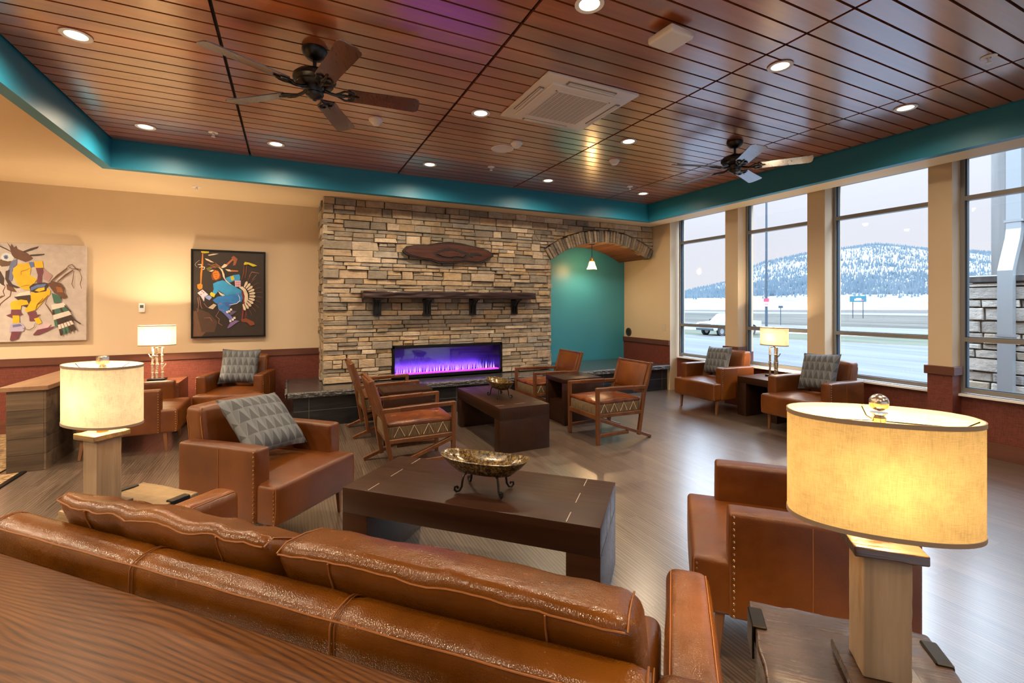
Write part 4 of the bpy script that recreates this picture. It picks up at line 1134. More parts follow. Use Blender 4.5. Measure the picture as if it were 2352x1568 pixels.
A_((Ru, [(345, 540), (380, 500), (430, 510), (470, 570), (470, 620), (410, 655), (350, 645), (335, 590)])); A_((Or, [(355, 545), (390, 510), (435, 520), (455, 575), (440, 620), (395, 645), (365, 610)]))
for ln in ([(365, 560), (420, 550)], [(385, 585), (420, 580)], [(390, 610), (425, 605)]): A_((Ru, (10, ln)))
A_((Cr, [(300, 520), (350, 500), (375, 505), (340, 530)]))
A_((Bl2, [(530, 620), (650, 575), (735, 565), (750, 600), (745, 655), (670, 655), (600, 685), (560, 680)])); A_((Yl, [(605, 595), (650, 585), (668, 640), (620, 655)])); A_((Pk, [(668, 655), (758, 655), (755, 745), (675, 745)]))
for ln in ([(675, 685), (755, 680)], [(675, 715), (755, 712)], [(700, 660), (700, 740)], [(730, 660), (730, 740)]): A_(((.5, .06, .16), (7, ln)))
A_((Bl2, [(360, 700), (420, 670), (500, 650), (620, 710), (720, 770), (780, 800), (785, 870), (700, 890), (560, 880), (440, 800), (400, 850), (345, 850), (370, 780)]))
A_((Cr, [(430, 455), (490, 490), (520, 560), (530, 630), (580, 680), (630, 720), (600, 710), (540, 665), (500, 600), (485, 530), (460, 490)]))
A_((Yl, [(315, 850), (335, 820), (395, 850), (375, 895), (330, 880)])); A_(((.26, .34, .70), [(240, 880), (310, 870), (345, 900), (310, 940), (260, 910)])); A_(((.68, .55, .62), [(145, 835), (215, 785), (295, 860), (245, 885), (235, 960), (190, 880)]))
for p in [(195, 855), (230, 830), (210, 810)]: A_(((.5, .06, .16), [(p[0] - 9, p[1] - 6), (p[0] + 9, p[1] - 6), (p[0] + 9, p[1] + 8), (p[0] - 9, p[1] + 8)]))
A_((Cr, [(430, 805), (470, 835), (530, 865), (500, 885), (460, 860)]))
A_((Bl, [(355, 940), (420, 890), (560, 865), (760, 835), (790, 890), (770, 960), (650, 990), (590, 1010), (500, 1000), (400, 985)])); A_((Bd, [(430, 985), (560, 965), (650, 985), (600, 1040), (570, 1100), (520, 1060)]))
A_((Bl, [(420, 990), (500, 975), (585, 1060), (560, 1110), (530, 1120), (490, 1110), (440, 1080)])); A_((Cr, [(290, 1050), (370, 990), (410, 1010), (360, 1070)]))
for ln in ([(430, 1010), (470, 980), (480, 1010)], [(690, 850), (740, 850)], [(440, 1075), (520, 1090)]): A_(((.42, .14, .38), (14, ln)))
for ln in ([(720, 860), (740, 900), (745, 945), (700, 985), (640, 1000), (590, 1005)],): A_(((.8, .8, .85), (8, ln)))
A_(((.16, .18, .55), [(490, 1110), (560, 1110), (600, 1150), (650, 1200), (610, 1240), (560, 1180)]))
for c in ((560, 1110), (590, 1100), (615, 1075), (605, 1240), (640, 1220), (665, 1195)): A_(((.78, .74, .66), [(c[0] - 17, c[1] - 14), (c[0] + 14, c[1] - 17), (c[0] + 18, c[1] + 12), (c[0] - 10, c[1] + 17)]))
A_(((.13, .10, .20), [(590, 1130), (640, 1090), (700, 1100), (660, 1130), (610, 1160)])); A_(((.22, .14, .36), [(560, 1340), (600, 1270), (680, 1230), (740, 1240), (680, 1275), (620, 1320), (575, 1345)]))
A_((Red, [(760, 790), (800, 840), (815, 940), (805, 1080), (790, 1200), (765, 1240), (780, 1080), (790, 940)])); A_((Ru, [(760, 1215), (840, 1200), (950, 1250), (965, 1290), (900, 1310), (850, 1260), (770, 1250)])); A_((Red, (12, [(840, 1080), (820, 1180), (830, 1220)])))
A_((Cr, [(730, 750), (780, 740), (830, 780), (862, 850), (865, 930), (830, 1000), (810, 960), (815, 880), (790, 800)]))
for k in range(11):
    an = radians(-62 + k * 13.2); c0 = (745, 870); r0, r1 = 140 - 6 * abs(k - 5) * .2, 228
    wv = 19; ca_, sa_ = cos(an), sin(an); nx, ny = -sa_, ca_
    p = lambda r, s: (c0[0] + ca_ * r + nx * s, c0[1] + sa_ * r + ny * s)
    A_((Cr, [p(r0, -wv * .5), p(r1 - 25, -wv), p(r1, -wv * .5), p(r1, wv * .4), p(r1 - 20, wv), p(r0, wv * .5)])); A_((Ru, (6, [p(r1, 0), p(r1 + 60, 0), p(r1 + 105, 10)])))
A_((Yl, [(800, 415), (820, 385), (880, 395), (960, 420), (1000, 440), (940, 455), (870, 420), (810, 430)])); A_((Ru, (11, [(808, 430), (800, 540), (770, 640)]))); A_((Ru, (11, [(850, 420), (835, 530), (820, 620)])))
for ln in ([(450, 1090), (400, 1170), (450, 1210), (440, 1270), (495, 1305)], [(240, 1195), (320, 1190), (350, 1240)], [(235, 980), (270, 1030), (300, 1050)], [(150, 900), (165, 1000), (150, 1110)], [(170, 890), (200, 1040), (215, 1060)], [(880, 600), (920, 530), (1030, 550)], [(930, 640), (990, 570)]): A_(((.38, .17, .13), (8, ln)))
painting('painting', 'black framed painting of a dancer in blue with a white feather bustle', -1.102, -.291, 1.007, 2.114, (.030, .020, .014), True, sh, (62, 1120, 205, 245, 1485, 1460))

# ------------------------------------------------------------------ wall fittings
t = thing('thermostat', 'small white thermostat on the cream wall left of the black painting', 'thermostat', (-1.604, YW, 1.385))
m = MB(); m.box((-.030, -.022, -.054), (.030, .002, .054), .004, 2); m.build('case', WHITE, t)
m = MB(); m.box((-.017, -.0235, -.002), (.017, -.021, .034)); m.build('display', plain('grey_display', (.10, .11, .12), .2), t)
t = thing('wall_vent', 'small round dark vent cover on the cream wall beside the teal alcove', 'vent', (XC + .02, 6.84, .915), -pi / 2)
m = MB()
Mx = Matrix.Rotation(pi / 2, 4, 'X')
m.lathe([(0, .0), (.078, .0), (.078, .010), (.064, .014), (.058, .008), (0, .008)], seg=28, M=Mx); m.build('cover', plain('dark_vent', (.06, .055, .05), .5), t)
m = MB()
for k in range(-3, 4): m.box((-sqrt(.055 ** 2 - (k * .015) ** 2), -.012, k * .015 - .003), (sqrt(.055 ** 2 - (k * .015) ** 2), -.006, k * .015 + .003))
m.build('louver', IRON, t)
t = thing('wall_switch', 'cream switch plate on the wall between alcove and far window', 'switch', (XC + .02, 5.93, 1.04), -pi / 2)
m = MB(); m.box((-.036, -.007, -.058), (.036, 0, .058), .003, 1); m.build('plate', plain('cream_plastic', (.62, .52, .40), .45), t)
m = MB(); m.box((-.014, -.011, -.028), (.014, -.006, .028), .002, 1); m.build('rocker', plain('cream_rocker', (.66, .56, .44), .4), t)

# ------------------------------------------------------------------ ceiling fittings
LENS = emis('downlight_lens', (1., .84, .60), 5.)
def downlight(label, x, y, proto=None):
    if proto:
        d = dup(proto, (x, y, HC), 0, label)
        if x > 2.9:
            for ch in COL.objects:
                if ch.parent == d and ch.type == 'LIGHT': ch.data = ch.data.copy(); ch.data.energy = DL * (.5 if x > 4 else .75)
        return d
    t = thing('recessed_downlight', label, 'downlight', (x, y, HC), 0, 'recessed downlights in the wood ceiling')
    m = MB(); m.lathe([(.052, .002), (.078, -.002), (.080, -.006), (.076, -.009), (.056, -.006), (.052, .002)], seg=28); m.build('trim_ring', WHITE, t)
    m = MB(); m.lathe([(.0, -.003), (.0545, -.003)], seg=28); m.build('lens', LENS, t, smooth=0)
    light('downlight_beam', 'SPOT', (0, 0, -.012), DL, (1., .79, .54), t, .05, 170, 1., (0, 0, 0))
    return t
DL = 80
p0 = downlight('recessed downlight nearest the left teal bulkhead, by the left edge', -1.161, 3.655)
for lab, x, y in (('recessed downlight near the far left corner of the wood ceiling', -1.185, 5.255), ('recessed downlight at the back just right of the leftmost black ceiling joint', -.123, 5.247),
                  ('recessed downlight beside the near left corner of the white air conditioner', 1.462, 3.649), ('recessed downlight at the back above the left part of the stone wall', 1.464, 5.238),
                  ('recessed downlight at the back above the right part of the stone wall', 3.05, 5.243), ('recessed downlight on the right of the air conditioner, left of the far fan', 3.043, 3.64),
                  ('recessed downlight in the back right corner of the wood ceiling', 4.658, 5.255), ('recessed downlight cut by the top edge of the photo', 1.462, 2.07),
                  ('recessed downlight between the white access box and the right bulkhead', 3.015, 2.045), ('recessed downlight nearest the window bulkhead at the right', 4.587, 2.028)):
    downlight(lab, x, y, p0)

# unseen fittings added for fill light behind the camera and over the left lobby
for lab, x, y in (('added fill downlight above the camera side of the lounge, left', -1.16, 1.9), ('added fill downlight behind the camera, left row', -1.16, .2), ('added fill downlight behind the camera, second row', 1.46, .3), ('added fill downlight behind the camera, third row', 3.05, .3),
                  ('added fill downlight behind the camera, row by the windows', 4.62, .3), ('added fill downlight far behind the camera, middle', 1.46, -1.6), ('added fill downlight far behind the camera, right', 3.9, -1.6), ('added fill downlight far behind the camera, left', -1.0, -1.6)):
    downlight(lab, x, y, p0)
for lab, x, y in (('added fill downlight in the lobby soffit by the paintings', -3.6, 5.6), ('added fill downlight in the lobby soffit, middle', -3.4, 3.4), ('added fill downlight in the lobby soffit, near', -3.4, 1.2), ('added fill downlight in the lobby soffit, far left', -5.2, 3.0)):
    dl = downlight(lab, x, y, p0); dl.location.z = HS - .001
    for ch in COL.objects:
        if ch.parent == dl and ch.type == 'LIGHT': ch.data = ch.data.copy(); ch.data.energy = DL * 3.6
def sprinkler(label, x, y, z, proto=None):
    if proto: return dup(proto, (x, y, z), 0, label)
    t = thing('ceiling_sprinkler', label, 'sprinkler', (x, y, z), 0, 'fire sprinklers')
    m = MB(); m.lathe([(.014, 0), (.040, 0), (.042, -.004), (.014, -.008), (.014, 0)], seg=20); m.build('escutcheon', WHITE, t)
    m = MB(); m.lathe([(0, 0), (.007, 0), (.007, -.02), (0, -.02)], seg=10); m.tube([(-.009, 0, -.012), (-.011, 0, -.03), (0, 0, -.040)], .0025, 5); m.tube([(.009, 0, -.012), (.011, 0, -.03), (0, 0, -.040)], .0025, 5); m.lathe([(0, -.040), (.017, -.040), (.018, -.043), (0, -.043)], seg=12); m.build('sprinkler_head', WHITE, t)
    return t
sp = sprinkler('white fire sprinkler near the far left corner of the wood ceiling', -.649, 5.16, HC)
sprinkler('white fire sprinkler below the two white detectors near the back bulkhead', 2.145, 5.022, HC, sp)
sprinkler('white fire sprinkler near the back right corner of the ceiling', 4.222, 5.024, HC, sp)
sprinkler('white fire sprinkler at the upper right of the photo', 4.138, 1.375, HC, sp)
sprinkler('pale fire sprinkler in the cream soffit above the paintings', -.964, 6.353, HS, sp)
def detector(label, x, y, proto=None):
    if proto: return dup(proto, (x, y, HC), 0, label)
    t = thing('smoke_detector', label, 'detector', (x, y, HC), 0, 'white ceiling detectors')
    m = MB(); m.lathe([(0, 0), (.060, 0), (.060, -.014), (.052, -.022), (0, -.022)], seg=24); m.build('base', WHITE, t)
    m = MB(); m.lathe([(.050, -.022), (.046, -.034), (.030, -.050), (0, -.054)], seg=24); m.build('dome', WHITE, t)
    return t
dt = detector('white dome detector beyond the tip of the left ceiling fan', .683, 4.177)
detector('white dome detector touching the round ceiling speaker', 2.055, 4.16, dt)
detector('white dome detector between the back right downlights', 3.30, 4.193, dt)
t = thing('ceiling_speaker', 'flat round white ceiling speaker in the wood ceiling', 'speaker', (2.0, 4.385, HC))
m = MB(); m.lathe([(0, 0), (.118, 0), (.118, -.005), (.110, -.009), (.104, -.006), (0, -.006)], seg=36); m.build('grille', WHITE, t)
t = thing('wireless_access_point', 'white square access box under the wood ceiling near the top', 'access point', (2.035, 2.06, HC), radians(4))
m = MB(); m.box((-.045, -.045, -.03), (.045, .045, 0)); m.build('mount', GREYV, t)
m = MB(); m.soft((-.095, -.095, -.075), (.095, .095, -.028), .016, 4); m.build('housing', WHITE, t, 50)
# cassette air conditioner
t = thing('cassette_air_conditioner', 'square white cassette air conditioner in the wood ceiling', 'air conditioner', (2.025, 3.185, HC))
m = MB(); m.box((-.405, -.405, -.022), (.405, .405, 0), .008, 2)
pan = m.build('panel', WHITE, t)
m = MB(); m.soft((-.315, -.315, -.040), (.315, .315, -.018), .012, 4); m.build('raised_frame', WHITE, t, 40)
m = MB(); m.box((-.235, -.235, -.0425), (.235, .235, -.036)); m.build('intake_grille', plain('filter_grille', (.46, .40, .33), .55), t)
m = MB()
for k in range(-5, 6): m.box((k * .042 - .0022, -.235, -.0445), (k * .042 + .0022, .235, -.042))
for k in range(-18, 19): m.box((-.235, k * .0127 - .0012, -.0437), (.235, k * .0127 + .0012, -.042))
for s in (-1, 1): m.box((-.245, min(s * .235, s * .245), -.0445), (.245, max(s * .235, s * .245), -.040)); m.box((min(s * .235, s * .245), -.245, -.0445), (max(s * .235, s * .245), .245, -.040))
m.build('grille_bars', WHITE, t, smooth=0)
for k in range(4):
    a = k * pi / 2; M_ = Matrix.Rotation(a, 4, 'Z')
    m = MB(); m.box((-.215, .328, -.030), (.215, .372, -.0215), .002, 1, M=M_); m.build('air_slot', GREYV, t)
    m = MB(); m.box((-.205, .334, -.036), (.205, .352, -.029), .002, 1, M=M_); m.box((-.205, .358, -.034), (.205, .368, -.029), .002, 1, M=M_); m.build('louver', WHITE, t)

# ceiling fans
def fan(label, loc, off, proto=None):
    if proto: return dup(proto, loc, off, label)
    t = thing('ceiling_fan', label, 'ceiling fan', loc, off, 'five blade ceiling fans')
    m = MB(); m.lathe([(0, 0), (.075, 0), (.078, -.012), (.070, -.035), (.045, -.062), (.018, -.072), (0, -.072)], seg=28); m.build('canopy', IRON, t)
    m = MB(); m.tube([(0, 0, -.07), (0, 0, -.135)], .012, 12); m.lathe([(0, -.118), (.028, -.125), (.03, -.14), (0, -.145)], seg=20); m.build('downrod', IRON, t)
    m = MB(); m.lathe([(0, -.135), (.06, -.14), (.105, -.155), (.128, -.178), (.130, -.20), (.118, -.212), (.112, -.216), (.112, -.228), (.085, -.24), (.06, -.243), (.058, -.262), (.052, -.278), (.056, -.285), (.05, -.30), (.03, -.312), (.012, -.318), (.01, -.328), (0, -.33)], seg=32); m.build('motor_housing', IRON, t)
    for k in range(5):
        M_ = Matrix.Rotation(2 * pi * k / 5, 4, 'Z') @ Matrix.Translation((0, 0, -.262)) @ Matrix.Rotation(radians(-13), 4, 'X')
        m = MB(); w0, w1 = .058, .070; x0, x1 = .20, .66; pts = [(x0, -w0), (x0 + .02, -w0 - .004)]
        for j in range(1, 6): pts.append((lerp(x0 + .02, x1 - .03, j / 5), -lerp(w0, w1, j / 5)))
        pts += [(x1 - .008, -w1 * .82), (x1, -w1 * .5), (x1, w1 * .5), (x1 - .008, w1 * .82)]
        for j in range(5, 0, -1): pts.append((lerp(x0 + .02, x1 - .03, j / 5), lerp(w0, w1, j / 5)))
        pts += [(x0 + .02, w0 + .004), (x0, w0)]
        m.prism(pts, -.003, .004, 'z')
        for v in m.bm.verts: v.co = M_ @ v.co
        bl = m.build('blade', BLADE, t, 30)
        m = MB(); m.tube([M_ @ Vector(p) for p in ((.055, 0, .01), (.09, 0, -.004), (.13, 0, -.012), (.18, 0, -.008))], [.012, .010, .010, .012], 8)
        for s in (-1, 1): m.tube([M_ @ Vector(p) for p in ((.12, 0, -.010), (.15, s * .02, -.010), (.18, s * .046, -.008), (.215, s * .045, -.007), (.235, s * .025, -.007), (.22, s * .012, -.008))], .007, 7)
        m.tube([M_ @ Vector(p) for p in ((.18, 0, -.008), (.27, 0, -.007))], [.016, .006], 7, flat=.6)
        m.build('blade_iron', IRON, bl)
    return t
f1 = fan('dark ceiling fan on the left half of the wood ceiling', (.145, 3.205, HC), radians(67))
fan('ceiling fan near the windows with blades catching daylight', (4.006, 3.19, HC), radians(20), f1)
# ------------------------------------------------------------------ outdoors
GZ = -1.2
NX, NY = .952, .306; TX, TY = -.306, .952
def band(name, n0, n1, z, mat, label=None):
    m = MB(); P = lambda n, t: (NX * n + TX * t, NY * n + TY * t, z)
    m.face([P(n0, -160), P(n1, -260), P(n1, 420), P(n0, 260)]); o = struct(m.build(name, mat, smooth=0)); 
    return o
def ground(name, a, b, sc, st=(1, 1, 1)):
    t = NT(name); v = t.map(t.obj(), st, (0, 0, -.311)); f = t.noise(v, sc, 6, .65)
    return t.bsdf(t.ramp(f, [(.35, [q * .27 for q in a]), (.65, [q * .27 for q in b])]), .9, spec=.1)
band('parking_lot', 6.4, 39, GZ, ground('wet_asphalt', (.20, .22, .26), (.30, .32, .36), .35, (2, .25, 1)))
band('verge', 39, 47, GZ + .03, ground('verge_grass', (.11, .14, .09), (.22, .235, .175), .6, (2, .2, 1)))
band('kerb_path', 47, 49, GZ + .05, plain('pale_kerb', (.18, .165, .15), .9))
band('road', 49, 66, GZ + .02, ground('road_surface', (.22, .225, .24), (.32, .325, .34), .3, (1, .1, 1)))
band('brush_field', 66, 150, GZ + .04, ground('dry_brush', (.055, .062, .052), (.25, .23, .195), .16, (2.2, .16, 1)))
band('far_road', 150, 185, GZ + .05, ground('far_road_surface', (.27, .26, .26), (.36, .34, .335), .05, (1, .1, 1)))
band('far_field', 185, 420, GZ + .03, ground('patchy_snow_field', (.10, .093, .085), (.24, .22, .21), .07, (2.5, .12, 1)))
VS, VC = sin(radians(25.716)), cos(radians(25.716))
def geo(lat, dep): return (dep * VS + lat * VC, dep * VC - lat * VS)
RID = [(-.6, 701), (.1, 700), (.305, 690), (.373, 673), (.46, 652), (.485, 636), (.511, 620), (.545, 605), (.583, 596), (.638, 585), (.70, 574), (.786, 563), (.90, 574), (.985, 578), (1.11, 590), (1.45, 622), (1.8, 645), (2.4, 672), (3.4, 698)]
def ridge(s):
    for (a, p), (b, q) in zip(RID, RID[1:]):
        if s <= b: return p + (q - p) * max(0, (s - a) / (b - a))
    return 698
def hz(s, d):
    """hill height at slope s = lateral/depth, depth d"""
    top = 1.42 + (700 - ridge(s)) * 640 / 1061 
    k = max(0., min(1., (d - 290) / 350)); k = k * k * (3 - 2 * k) * .55 + k * .45
    base = GZ + .1 + 6.2 * max(0., min(1., (d - 225) / 80))
    z = base + (top - base) * k if d <= 640 else top - (d - 640) * .15
    p = geo(s * d, d)
    return z + (3.5 * noise.noise(Vector((p[0] / 70, p[1] / 70, 2))) + 1.4 * noise.noise(Vector((p[0] / 22, p[1] / 22, 5)))) * min(1, max(0, (d - 300) / 150)) * (1 - .75 * max(0, min(1, (d - 560) / 80)))
m = MB(); G = []
ss = [-.5 + 3.9 * i / 250 for i in range(251)]; dd = [225 + 15 * j for j in range(38)]
for s in ss: G.append([m.bm.verts.new((*geo(s * d, d), hz(s, d))) for d in dd])
for a, b in zip(G, G[1:]):
    for j in range(len(dd) - 1): m.bm.faces.new((a[j], a[j + 1], b[j + 1], b[j]))
def _snow():
    t = NT('snowy_hillside'); v = t.obj(); f = t.noise(v, .045, 7, .7); z = t.n('SeparateXYZ', {0: v}).outputs[2]
    c = t.ramp(f, [(.40, (.09, .092, .10)), (.50, (.15, .142, .143)), (.60, (.18, .168, .166))])
    return t.bsdf(c, .9, spec=.1)
struct(m.build('hillside', _snow(), smooth=60))
m = MB(); random.seed(11); n = 0
while n < 24000:
    s = random.uniform(.30, 1.9); d = random.uniform(300, 642)
    k = (d - 300) / 342; p = geo(s * d, d)
    cl = noise.noise(Vector((p[0] / 38, p[1] / 38, 9))) + .6 * noise.noise(Vector((p[0] / 13, p[1] / 13, 4)))
    dens = (.05 if k < .05 else .62) if k < .34 else (.85 if k > .93 else .16 + .5 * max(0, cl + .02))
    if .34 < k < .40: dens *= .7
    if random.random() > dens: continue
    h = random.uniform(2.4, 5.0); r = h * random.uniform(.16, .24); z = hz(s, d) - .4
    b = [m.bm.verts.new((p[0] + r * cos(q * 2.094), p[1] + r * sin(q * 2.094), z)) for q in range(3)]; tp = m.bm.verts.new((p[0], p[1], z + h))
    for q in range(3): m.bm.faces.new((b[q], b[(q + 1) % 3], tp))
    n += 1
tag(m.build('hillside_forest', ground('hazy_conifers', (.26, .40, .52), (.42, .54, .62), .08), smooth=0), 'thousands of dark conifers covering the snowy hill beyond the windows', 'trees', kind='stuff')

# stone pier with cap, upper column and downspout beside the building
t = thing('porch_column', 'stone pier with grey upper column and downspout outside the nearest window', 'column', (8.05, 2.225, GZ))
m = MB(); random.seed(5)
def stones(u0, u1, z0, z1, f):
    z = z0
    while z < z1 - .03:
        h = min(random.uniform(.07, .17), z1 - z); u = u0
        while u < u1 - .02:
            w = random.uniform(.18, .45); w = w if u1 - u - w > .1 else u1 - u
            tn = random.choice([(.40, .38, .34), (.30, .28, .25), (.48, .45, .40), (.22, .21, .20), (.36, .31, .24)]); k = random.uniform(.85, 1.2)
            f([(u + .008, z + .008), (u + w - .008, z + .008 + random.uniform(-.006, .006)), (u + w - .008 + random.uniform(-.01, .01), z + h - .008), (u + .008, z + h - .008)], [q * k for q in tn]); u += w
        z += h
stones(1.70, 2.75, GZ, 1.69, lambda p, c: m.prism(p, 7.68, 7.60 + random.uniform(-.02, .02), 'x', .012, c=c))
stones(7.62, 8.5, GZ, 1.69, lambda p, c: m.prism(p, 2.68, 2.75 + random.uniform(-.02, .02), 'y', .012, c=c))
stones(7.62, 8.5, GZ, 1.69, lambda p, c: m.prism(p, 1.77, 1.70 + random.uniform(-.02, .02), 'y', .012, c=c))
loc(m.build('stone_base', STONE, t, smooth=0), t)
m = MB(); m.box((7.66, 1.76, GZ), (8.5, 2.69, 1.69)); loc(m.build('mortar_core', MORTAR, t, smooth=0), t)
m = MB(); m.box((7.55, 1.65, 1.69), (8.55, 2.80, 1.775), .012, 1); loc(m.build('cap_stone', SLATE, t), t)
m = MB(); m.box((7.80, 1.95, 1.775), (8.35, 2.575, 5.2), .01, 1); loc(m.build('upper_column', wood('weathered_grey_timber', (.10, .10, .10), (.19, .185, .18), 2, .7, .7), t), t)
m = MB(); w = .07
pts = [(0, 0, .0), (0, 0, 3.02), (.06, 0, 3.14), (.20, 0, 3.40), (.235, 0, 3.52), (.235, 0, 6.2)]
rs = []
OX = Vector((7.51 - 8.05, 2.345 - 2.225, 0)); MT = Matrix.Translation(OX)
for p in pts: rs.append([m.bm.verts.new((p[0] + dx * .045 + OX.x, p[1] + dy * .064 + OX.y, p[2])) for dx, dy in ((-1, -1), (1, -1), (1, 1), (-1, 1))])
for a, b in zip(rs, rs[1:]):
    for k in range(4): m.bm.faces.new((a[k], a[(k + 1) % 4], b[(k + 1) % 4], b[k]))
m.bm.faces.new(rs[0]); m.bm.faces.new(rs[-1])
ds = m.build('downspout', plain('white_enamel', (.20, .215, .225), .35), t, smooth=0)
m = MB()
for z in (.9, 2.25, 3.6): m.box((-.05 + (.235 if z > 3.5 else 0), -.082, z), (.052 + (.235 if z > 3.5 else 0), .082, z + .03), M=MT)
m.build('pipe_strap', plain('strap_metal', (.18, .19, .2), .4), ds, smooth=0)

# pickup truck out in the lot
WHT = plain('white_car_paint', (.30, .30, .30), .25, coat=.6); TYRE = plain('tyre_rubber', (.02, .022, .026), .8); AUTO = plain('car_glass', (.03, .045, .06), .05, coat=.5); DKP = plain('dark_plastic', (.03, .04, .05), .5)
px, py = geo(18.9, 40.2)
hd = math.atan2(-VC * cos(radians(68)) + VS * sin(radians(68)), -VS * cos(radians(68)) - VC * sin(radians(68)))
t = thing('pickup_truck', 'white pickup truck parked outside beyond the left windows', 'pickup truck', (px, py, GZ), hd)
side = [(2.75, .55), (2.78, .80), (2.74, 1.05), (2.60, 1.13), (1.25, 1.22), (.62, 1.80), (.40, 1.86), (-.75, 1.86), (-.98, 1.78), (-1.08, 1.25), (-2.72, 1.24), (-2.76, .62), (-2.55, .50), (-2.2, .50), (-2.1, .78), (-1.85, .92), (-1.45, .92), (-1.2, .78), (-1.1, .46), (1.30, .44), (1.38, .76), (1.62, .92), (2.0, .92), (2.24, .78), (2.32, .50)]
m = MB(); m.prism(side, -.95, .95, 'y')
for v in m.bm.verts:
    if v.co.z > 1.3: v.co.y *= .82
body = m.build('body', WHT, t, 25)
m = MB()
for s in (-1, 1):
    for win in ([(.98, 1.27), (.50, 1.74), (-.10, 1.76), (-.10, 1.27)], [(-.18, 1.27), (-.18, 1.76), (-.72, 1.76), (-.92, 1.70), (-.98, 1.27)]):
        m.bm.faces.new([m.bm.verts.new((x, s * (.955 - .17 * max(0, min(1, (z - 1.25) / .25)) * .95), z)) for x, z in win])
m.bm.faces.new([m.bm.verts.new(p) for p in ((1.215, -.80, 1.26), (1.215, .80, 1.26), (.68, .70, 1.765), (.68, -.70, 1.765))])
m.build('window_glass', AUTO, body, smooth=0)
m = MB(); m.box((2.74, -.62, .74), (2.79, .62, 1.04), .01, 1); m.build('grille', DKP, t)
m = MB(); m.box((2.66, -.93, .48), (2.86, .93, .68), .03, 1); m.build('front_bumper', DKP, t)
for s in (-1, 1):
    m = MB(); m.box((2.70, s * .78 - .14, .86), (2.785, s * .78 + .14, 1.04), .01, 1); m.build('headlight', plain('headlight_lens', (.55, .58, .62), .1), t)
    m = MB(); m.box((1.0, s * 1.06 - .10, 1.22), (1.12, s * 1.06 + .10, 1.42), .02, 1); m.build('side_mirror', DKP, t)
for x in (1.82, -1.65):
    for s in (-1, 1):
        Mx = Matrix.Translation((x, s * .84, .40)) @ Matrix.Rotation(pi / 2, 4, 'X')
        m = MB(); m.lathe([(.22, -.12), (.37, -.13), (.40, -.10), (.40, .10), (.37, .13), (.22, .12)], seg=28, M=Mx); w_ = m.build('wheel', TYRE, t)
        m = MB(); m.lathe([(0, -.10), (.22, -.11), (.24, -.09), (.24, .09), (.22, .11), (0, .10)], seg=20, M=Mx); m.build('hub', plain('alloy', (.45, .46, .48), .3, .8), w_)
x, y = geo(16.52, 30)
t = thing('light_pole', 'tall thin dark light pole with a red and white notice outside', 'light pole', (x, y, GZ), hd)
POLE = plain('pole_paint', (.05, .075, .10), .4, .3)
m = MB(); m.tube([(0, 0, 0), (0, 0, 11.)], [.085, .055], 10); m.build('pole', POLE, t)
m = MB(); m.lathe([(0, 0), (.22, 0), (.22, .55), (.16, .6), (0, .6)], seg=16); m.build('footing', plain('concrete', (.42, .42, .43), .9), t)
rot = Matrix.Rotation(math.atan2(-y, -x) - hd, 4, 'Z')
m = MB(); m.box((.09, -.15, 2.52), (.105, .15, 3.04), .004, 1, M=rot); s = m.build('notice_plate', plain('white_sign', (.75, .74, .76), .5), t)
m = MB(); m.box((.104, -.15, 2.82), (.109, .15, 3.04), M=rot)
for z in (2.72, 2.64, 2.58): m.box((.104, -.11, z), (.109, .11, z + .035), M=rot)
m.build('red_print', plain('sign_red', (.55, .05, .09), .5), s, smooth=0)
x, y = geo(67.4, 90)
t = thing('roadside_billboard', 'small dark teal billboard far out beyond the field', 'billboard', (x, y, GZ), math.atan2(-y, -x))
m = MB(); m.box((0, -1.3, 3.2), (.2, 1.3, 4.35), .02, 1); b = m.build('panel', plain('billboard_teal', (.02, .12, .17), .5), t)
m = MB(); m.box((.2, -.55, 3.45), (.22, .55, 3.80)); m.box((.2, -.3, 3.80), (.22, .5, 3.95)); m.build('printed_patch', plain('billboard_white', (.75, .75, .78), .5), b, smooth=0)
m = MB(); m.box((.2, .56, 3.42), (.22, .9, 3.62)); m.build('printed_stripe', plain('billboard_red', (.55, .10, .10), .5), b, smooth=0)
for yy in (-.8, .8):
    m = MB(); m.box((.02, yy - .07, 0), (.16, yy + .07, 3.2)); m.build('post', DKP, t, smooth=0)
x, y = geo(34.9, 60)
t = thing('road_marker_post', 'thin dark post standing by the road in the field', 'post', (x, y, GZ))
m = MB(); m.tube([(0, 0, 0), (0, 0, 2.35)], .045, 8); m.build('post', POLE, t)
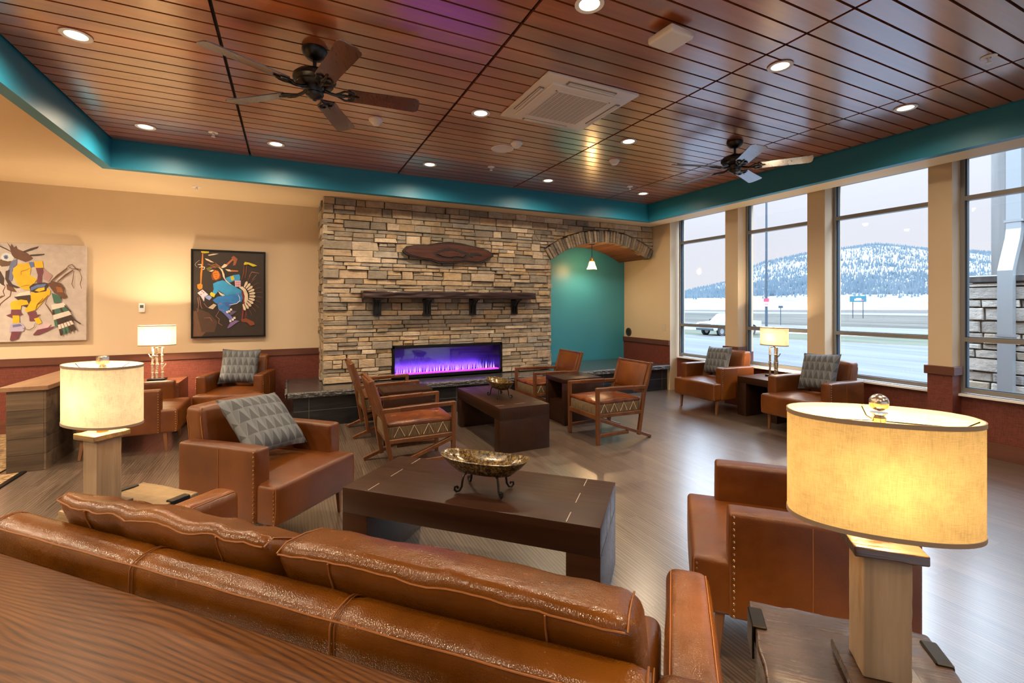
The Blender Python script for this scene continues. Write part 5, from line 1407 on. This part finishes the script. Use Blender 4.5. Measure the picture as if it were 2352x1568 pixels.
m = MB(); m.box((-.05, -.25, 2.2), (.05, .25, 2.5), M=Matrix.Rotation(math.atan2(-y, -x), 4, 'Z')); m.build('plate', POLE, t)

# ------------------------------------------------------------------ sky, camera, view
wd = bpy.data.worlds.new('overcast_sky'); SC.world = wd; wd.use_nodes = True
nt = wd.node_tree; nt.nodes.clear()
tc = nt.nodes.new('ShaderNodeTexCoord'); sp_ = nt.nodes.new('ShaderNodeSeparateXYZ'); cr = nt.nodes.new('ShaderNodeValToRGB')
bg = nt.nodes.new('ShaderNodeBackground'); ow = nt.nodes.new('ShaderNodeOutputWorld')
nt.links.new(tc.outputs['Generated'], sp_.inputs[0]); nt.links.new(sp_.outputs[2], cr.inputs[0]); nt.links.new(cr.outputs[0], bg.inputs[0]); nt.links.new(bg.outputs[0], ow.inputs[0])
e = cr.color_ramp.elements; e[0].position = 0.; e[0].color = (.232, .226, .24, 1); e[1].position = 1.; e[1].color = (3.2, 3.9, 4.7, 1)
for p, c in ((.14, (.228, .235, .26)), (.30, (.265, .284, .326)), (.50, (2.2, 2.7, 3.3))):
    q = cr.color_ramp.elements.new(p); q.color = (*c, 1)
bg.inputs[1].default_value = SKY
cd = bpy.data.cameras.new('camera'); cam = bpy.data.objects.new('camera', cd); COL.objects.link(cam); SC.camera = cam
cd.sensor_width = 36; cd.lens = 1061 / 2352 * 36; cd.shift_y = -(784 - 700) / 2352; cd.clip_end = 3000; cd.clip_start = .02
cam.location = (0, 0, 1.42); cam.rotation_euler = (pi / 2, 0, -radians(25.716))
vs = SC.view_settings; vs.view_transform = 'Standard'; vs.look = 'None'; vs.gamma = 1; vs.use_curve_mapping = False; vs.exposure = EXPO
SC.cycles.max_bounces = 6; SC.cycles.diffuse_bounces = 3; SC.cycles.glossy_bounces = 3; SC.cycles.transmission_bounces = 6; SC.cycles.transparent_max_bounces = 8
SC.cycles.sample_clamp_indirect = 4; SC.cycles.use_denoising = True; SC.cycles.caustics_reflective = False; SC.cycles.caustics_refractive = False
SC.cycles.blur_glossy = .5; SC.cycles.use_adaptive_sampling = True; SC.cycles.adaptive_threshold = .09
